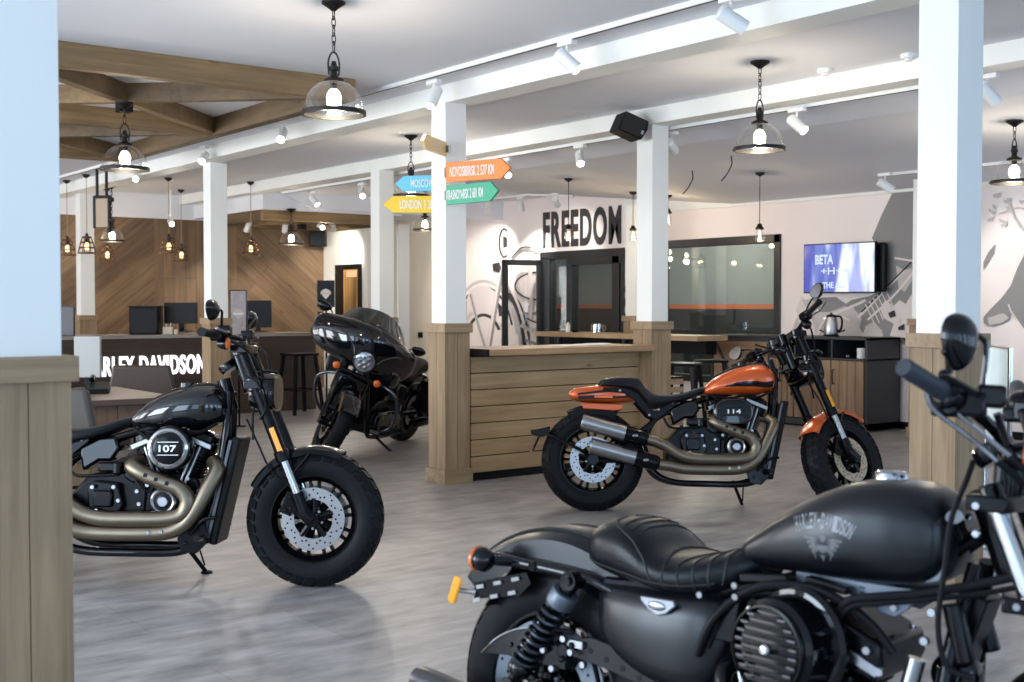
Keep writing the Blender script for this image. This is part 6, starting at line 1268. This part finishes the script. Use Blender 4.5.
        mb = MB(S); p = a+d*.19+Vector((.04, 0, .01)); lever(mb, p, a+d*.0+Vector((.075, 0, -.012)), .0075); mb.tube([a+d*.12+Vector((.02, 0, .03)), a+d*.11+Vector((.02, 0, .062))], (.008, .005), 8, 1); mb.ell(a+d*.108+Vector((.02, 0, .068)), .0105, 14, 10); mb.build('lever', B, g)
        turn_signal(root, a+d*.30+Vector((.07, 0, -.07)), (1, 0, 0), .030, S, a+d*.26+Vector((.04, 0, 0)))
        mirror_part(root, [a+d*.20+Vector((.04, 0, .03)), a+d*.20+Vector((.045, 0, .09)), a+d*.195+Vector((.045, 0, .118)), a+d*.17+Vector((.035, 0, .130))], a+d*.135+Vector((.025, 0, .096)), (-.95, -s_*.30, .0), .044, .057, G, S)
    mb = MB(S); p = Vector((1.062, -.335, 1.128)); mb.tube([p+Vector((0, .0, .02)), p+Vector((.012, .02, -.012)), (1.125, -.24, 1.065), (1.165, -.20, 1.025)], .0052, 8); p2 = p+Vector((.022, .035, .012)); mb.tube([p2+Vector((0, 0, .015)), p2+Vector((.01, .015, -.015)), (1.145, -.23, 1.075), (1.185, -.19, 1.035)], .0052, 8); mb.build('throttle_cable_tube', M['chrome'], root)
    mb = MB(S); mb.tube([(1.165, -.20, 1.025), (1.20, -.17, .99), (1.24, -.12, .93), (1.22, -.08, .85)], .0072, 8); mb.tube([(1.185, -.19, 1.035), (1.23, -.16, .99), (1.26, -.10, .93)], .0072, 8); mb.tube([(1.12, -.20, 1.02), (1.10, -.17, .98), (1.07, -.155, .90), (1.06, -.15, .80), (1.05, -.145, .68), (1.07, -.14, .60), (1.12, -.13, .585)], .0062, 8); mb.build('cable', M['black_plastic'], root)
    mb = MB(); 
    for s_ in (-1, 1): mb.cyl((.60, s_*.13, .27), (.60, s_*.24, .275), .012); mb.cyl((.60, s_*.22, .275), (.60, s_*.30, .28), .018)
    mb.build('foot_peg', B, root)
    mb = MB(); mb.tube([(.62, .14, .18), (.60, .2, .10), (.58, .27, .025)], .011, 10); mb.ell((.58, .275, .018), (.03, .03, .011)); mb.build('kickstand', B, root)
M['spring'] = mat('dark_spring', (.05, .055, .065), .22, .8); M['guard'] = mat('olive_black_guard', (.012, .011, .010), .45, spec=.25)
b4 = bike_root(.13, 3.2, 40, 4, 'matt black motorcycle nearest the viewer at the lower right, with a round slotted air cleaner')
sportster(b4)
# ------------------------------------------------------------------ touring motorcycle with batwing fairing
def tourer(root):
    G = M['black_gloss']; B = M['black_satin']; MT = M['black_metal']; P_ = M['gloss_paint']; S = steer_matrix((1.20, 0, 1.0), (-.42, 0, .907), 40)
    wheel(root, 'rear_wheel', (0, 0, .33), .33, .18, .21, (-1, 1), None, 32, 9, 'fine'); wheel(root, 'front_wheel', (1.62, 0, .335), .335, .13, .24, (-1, 1), S, 36, 10, 'fine', discy=.066, disc_r=.15, disc_mat=M['chrome'])
    def fx(z): return 1.58+(.335-z)*.46
    for s_ in (-1, 1):
        y = s_*.115; mb = MB(S); mb.cyl((fx(.30), y, .30), (fx(.62), y, .62), .032); mb.cyl((fx(.60), y, .60), (fx(.98), y, .98), .042); mb.cyl((1.62, y-.03, .335), (1.62, y+.03, .335), .035); mb.build('fork_leg', G, root)
        mb = MB(S); mb.box((1.50, s_*.085, .42), (.07, .04, .13), Matrix.Rotation(.4, 3, 'Y')); mb.build('brake_caliper', M['dark_alu'], root, bevel=.01)
    mb = MB(S); fender(mb, (1.62, 0, .335), .352, 38, 165, .165, .07, .004, 28, .016); mb.build('front_fender', P_, root)
    # batwing fairing
    mb = MB(S); R_ = []
    for y, xc, zc_, xr, zr in ((-.47, 1.20, .99, .02, .03), (-.455, 1.21, .99, .06, .075), (-.41, 1.235, .985, .085, .115), (-.33, 1.27, .985, .105, .14), (-.24, 1.31, 1.0, .12, .155), (-.16, 1.335, 1.015, .135, .165), (-.08, 1.345, 1.02, .15, .175), (0, 1.35, 1.02, .155, .18)):
        R_.append((y, xc, zc_, xr, zr))
    R_ = R_+[(-y, a, b, c, d) for y, a, b, c, d in reversed(R_[:-1])]
    mb.rings([[(xc+a, y*1.08, zc_+.015+b*1.2) for a, b in rr(xr, zr, 24, 2.4)] for y, xc, zc_, xr, zr in R_]); fa = mb.build('fairing', P_, root)
    mb = MB(S)
    for s_ in (-1, 1): mb.tube([(1.44, s_*.30, 1.09), (1.455, s_*.24, 1.08), (1.485, s_*.15, 1.02), (1.50, s_*.11, .96)], .005, 6); mb.prism([(1.40, 1.135), (1.44, 1.12), (1.44, 1.128), (1.40, 1.145)], (0, s_*.05, 0), (1, 0, 0), (0, 0, 1), (0, s_*.13, 0))
    mb.build('fairing_trim', M['dark_alu'], fa)
    mb = MB(S); rows = []
    for i in range(7):
        f_ = i/6; row = []
        for j in range(15):
            t = -1+2*j/14; w_ = .35*(1-.30*f_); z = 1.17+(.20*f_)*(1-.35*t*t)-.02*t*t; row.append((1.40-.11*f_-.10*t*t, w_*t, z))
        rows.append(row)
    top = rows; back = [[(x-.004, y, z) for x, y, z in r_] for r_ in rows]; loops = [a+list(reversed(b)) for a, b in zip(top, back)]; mb.rings(loops); mb.build('windscreen', M['smoke'], fa)
    mb = MB(S); mb.lathe([(.0, -.08), (.08, -.06), (.10, -.01), (.104, .012), (.095, .018), (.09, .006)], (1.50, 0, .935), (1, 0, -.05), 36); hl = mb.build('headlamp', G, root)
    mb = MB(S); mb.lathe([(.091, .010), (.06, .026), (0, .032)], (1.50, 0, .935), (1, 0, -.05), 32); mb.build('headlamp_glass', M['lit_reflector'], hl)
    mb = MB(S)
    for i in range(6): a = i*PI/3; mb.ell((1.522, .045*math.cos(a), .935+.045*math.sin(a)), (.012, .020, .020), 12, 8)
    mb.ell((1.53, 0, .935), (.012, .02, .02), 12, 8); mb.build('headlamp_cell', M['alu'], hl)
    mb = MB(S); mb.box((1.45, 0, .79), (.05, .36, .035)); mb.box((1.42, 0, .70), (.10, .24, .12)); mb.build('lamp_bar', G, root, bevel=.012)
    for s_ in (-1, 1):
        turn_signal(root, (1.46, s_*.20, .80), (1, 0, 0), .034, S, (1.44, s_*.15, .79))
        mirror_part(root, [(1.16, s_*.34, 1.10), (1.18, s_*.40, 1.16), (1.17, s_*.45, 1.18)], (1.16, s_*.48, 1.17), (-.95, -s_*.2, 0), .07, .045, G, S)
        mb = MB(S); mb.tube([(1.12, s_*.04, 1.08), (1.15, s_*.2, 1.12), (1.08, s_*.33, 1.10), (.98, s_*.43, 1.06)], .0145, 10); mb.cyl((1.04, s_*.37, 1.085), (.96, s_*.45, 1.05), .021); mb.build('handlebar', B, root)
    # engine guard
    mb = MB()
    for s_ in (-1, 1): mb.tube([(1.20, s_*.05, .70), (1.21, s_*.22, .71), (1.20, s_*.37, .66), (1.17, s_*.42, .56), (1.13, s_*.41, .42), (1.08, s_*.33, .30), (1.04, s_*.14, .24)], .0165, 12)
    mb.build('engine_guard', M['gloss_bar'], root)
    # body
    mb = MB(); loft_x(mb, [(.62, .78, .80, .04, 2.2), (.68, .76, .86, .11, 2.4), (.82, .75, .94, .15, 2.5), (.98, .76, .98, .165, 2.5), (1.10, .78, .98, .15, 2.5), (1.17, .82, .94, .09, 2.3)], 28, 5); mb.build('fuel_tank', P_, root)
    mb = MB(); loft_x(mb, [(-.12, .72, .80, .06, 2.5), (-.06, .70, .85, .13, 2.8), (.10, .70, .86, .155, 2.8), (.24, .68, .82, .17, 2.8), (.36, .65, .765, .18, 2.8), (.50, .66, .76, .165, 2.7), (.62, .70, .79, .11, 2.5), (.68, .74, .80, .06, 2.3)], 28, 4); mb.build('seat', M['leather'], root)
    mb = MB(); fender(mb, (0, 0, .33), .37, 50, 185, .21, .12, .004, 26, .02); mb.build('rear_fender', P_, root)
    for s_ in (-1, 1):
        mb = MB(); R_ = []
        for x, w_, z0, z1 in ((-.44, .05, .36, .60), (-.42, .10, .31, .68), (-.20, .125, .30, .72), (.08, .125, .31, .73), (.26, .11, .35, .73), (.31, .08, .40, .70)):
            R_.append([(x, s_*(.225+w_*.9)+a, (z0+z1)/2+b) for a, b in rr(w_, (z1-z0)/2, 24, 4)])
        mb.rings(R_); bg_ = mb.build('saddlebag', P_, root)
        mb = MB(); mb.tube([(-.37, s_*.43, .63), (-.10, s_*.446, .645), (.22, s_*.42, .645)], .004, 6); mb.build('lid_seam', M['dark_alu'], bg_)
        mb = MB(); mb.box((.0, s_*.44, .635), (.07, .012, .03)); mb.build('latch', M['chrome'], bg_, bevel=.004)
        mb = MB(); mb.lathe([(.045, 0), (.052, .01), (.052, .62), (.03, .70), (.02, .72)], (-.45, s_*.20, .25), (1, 0, 0), 24); mb.lathe([(.045, .02), (0, .02)], (-.45, s_*.20, .25), (1, 0, 0), 20); mb.build('muffler', B, root)
        mb = MB(); mb.prism([(.42, .62), (.60, .66), (.66, .60), (.60, .46), (.46, .44)], (0, s_*.12, 0), (1, 0, 0), (0, 0, 1), (0, s_*.05, 0)); mb.build('side_cover', P_, root, bevel=.02)
        mb = MB(); mb.box((.86, s_*.27, .24), (.34, .11, .02)); mb.tube([(.86, s_*.12, .22), (.86, s_*.27, .23)], .014); mb.build('floorboard', MT, root, bevel=.008)
        mb = MB(); loft_x(mb, [(1.02, .72, .84, .05, 2.6), (1.06, .69, .87, .085, 2.6), (1.14, .68, .88, .095, 2.6), (1.20, .70, .86, .07, 2.6)], 20, 3); mb.v = [Vector((p.x, p.y+s_*.27, p.z)) for p in mb.v]; lp = mb.build('leg_shield_pod', P_, root)
        mb = MB(); mb.tube([(1.10, s_*.06, .80), (1.10, s_*.27, .78)], .012); mb.build('pod_bracket', MT, lp)
    mb = MB()
    for s_ in (-1, 1): mb.tube([(1.17, s_*.04, .88), (1.14, s_*.10, .60), (1.08, s_*.13, .26), (.95, s_*.14, .17), (.45, s_*.14, .17), (.36, s_*.12, .32), (.30, s_*.12, .60), (-.1, s_*.13, .60)], .02, 12); mb.tube([(.40, s_*.11, .33), (0, s_*.13, .33)], .025)
    mb.cyl((1.20, 0, .78), (1.13, 0, .96), .035); mb.build('frame', G, root)
    cr = (.82, 0, .36); mb = MB(); mb.prism([(.48, .26), (.60, .19), (1.0, .19), (1.06, .30), (1.04, .44), (.90, .50), (.66, .50), (.50, .46)], (0, -.13, 0), (1, 0, 0), (0, 0, 1), (0, .26, 0)); en = mb.build('engine', MT, root, bevel=.02)
    for k in (-1, 1): cylinder_unit(en, cr, (math.sin(math.radians(22.5))*k, 0, math.cos(math.radians(22.5))), .064, 8, .0155, .14, [MT, G])
    mb = MB(); mb.prism([(.54, .24), (.62, .19), (1.0, .20), (1.08, .30), (1.04, .42), (.64, .42), (.54, .36)], (0, .13, 0), (1, 0, 0), (0, 0, 1), (0, .09, 0)); mb.build('primary_cover', G, en, bevel=.03)
    mb = MB(); bolts(mb, [(.66, .222, .38), (.98, .222, .38), (1.02, .222, .28), (.62, .222, .26), (.82, .222, .40)], (0, 1, 0), .011); mb.lathe([(0, .012), (.05, .010), (.06, 0)], (.72, .22, .31), (0, 1, 0), 24); mb.build('derby_cover', M['dark_alu'], en)
    mb = MB(); mb.lathe([(0, .10), (.07, .09), (.085, .05), (.08, 0)], (.83, -.13, .62), (0, -1, 0), 28); mb.build('air_cleaner', G, root)
    mb = MB(); mb.box((1.19, 0, .45), (.05, .24, .30), Matrix.Rotation(.2, 3, 'Y')); mb.build('oil_cooler', B, root, bevel=.01)
    mb = MB(); mb.tube([(.88, .14, .17), (.86, .26, .10), (.82, .40, .022)], .013, 10); mb.ell((.82, .41, .016), (.035, .04, .010)); mb.build('kickstand', B, root)
    mb = MB(); mb.tube([(1.0, .20, .25), (1.10, .24, .26), (1.16, .24, .27)], .010); mb.cyl((1.15, .21, .27), (1.15, .28, .27), .014); mb.build('shift_lever', M['alu'], root)
M['smoke'] = glass('smoked_screen', (.20, .21, .22), .12); M['lit_reflector'] = mat('headlamp_reflector', (.45, .50, .56), .12, .7, coat=1); M['gloss_bar'] = mat('dark_chrome_bar', (.10, .11, .13), .12, .9)
b2 = bike_root(-1.13, 11.95, 110, 13, 'gloss black touring motorcycle with large fairing and round headlamp, between reception and the sign column')
tourer(b2)

# ------------------------------------------------------------------ repeated fixings become parts of their own
def split_loose(o, name):
    me = o.data; n = len(me.vertices); par = list(range(n))
    def find(a):
        while par[a] != a: par[a] = par[par[a]]; a = par[a]
        return a
    for e in me.edges:
        a, b = find(e.vertices[0]), find(e.vertices[1])
        if a != b: par[a] = b
    groups = {}
    for p in me.polygons: groups.setdefault(find(p.vertices[0]), []).append(p)
    if len(groups) < 2: return
    for ps in groups.values():
        ids = {}; vs = []
        for p in ps:
            for v in p.vertices:
                if v not in ids: ids[v] = len(vs); vs.append(tuple(me.vertices[v].co))
        m2 = bpy.data.meshes.new(name); m2.from_pydata(vs, [], [tuple(ids[v] for v in p.vertices) for p in ps])
        for m in me.materials: m2.materials.append(m)
        m2.polygons.foreach_set('material_index', [p.material_index for p in ps]); m2.polygons.foreach_set('use_smooth', [p.use_smooth for p in ps])
        if any(p.use_smooth for p in ps): m2.set_sharp_from_angle(angle=math.radians(35))
        q = bpy.data.objects.new(name, m2); C.objects.link(q); q.parent = o.parent
        for md in o.modifiers:
            if md.type == 'BEVEL': b = q.modifiers.new('bevel', 'BEVEL'); b.width = md.width; b.segments = md.segments; b.limit_method = 'ANGLE'; b.angle_limit = md.angle_limit
    bpy.data.objects.remove(o)
for base, new in (('bolts', 'bolt'), ('rocker_bolt', 'rocker_bolt'), ('slats', 'slat'), ('ignition_module', 'electrical_unit'), ('fender_bracket', 'fender_bracket'), ('leg_frame', 'leg_frame'), ('hose', 'hose'), ('cable', 'cable'), ('side_trim', 'side_trim'), ('side_marker', 'side_marker'), ('lower_panel', 'lower_panel'), ('frame_gusset', 'gusset_plate'), ('pushrod_tube', 'pushrod_tube'), ('polished_edge', 'polished_edge'), ('axle_nut', 'axle_nut'), ('foot_peg', 'foot_peg'), ('piping', 'piping'), ('front_boards', 'front_board'), ('heat_slot', 'heat_slot'), ('clamp_bolt', 'clamp_bolt'), ('throttle_cable_tube', 'throttle_cable_tube'), ('fender_strut', 'fender_strut'), ('foot', 'foot'), ('louvre', 'louvre'), ('headlamp_cell', 'headlamp_cell')):
    for o in [q for q in bpy.data.objects if q.type == 'MESH' and q.name.split('.')[0] == base and q.parent is not None and not q.children]: split_loose(o, new)
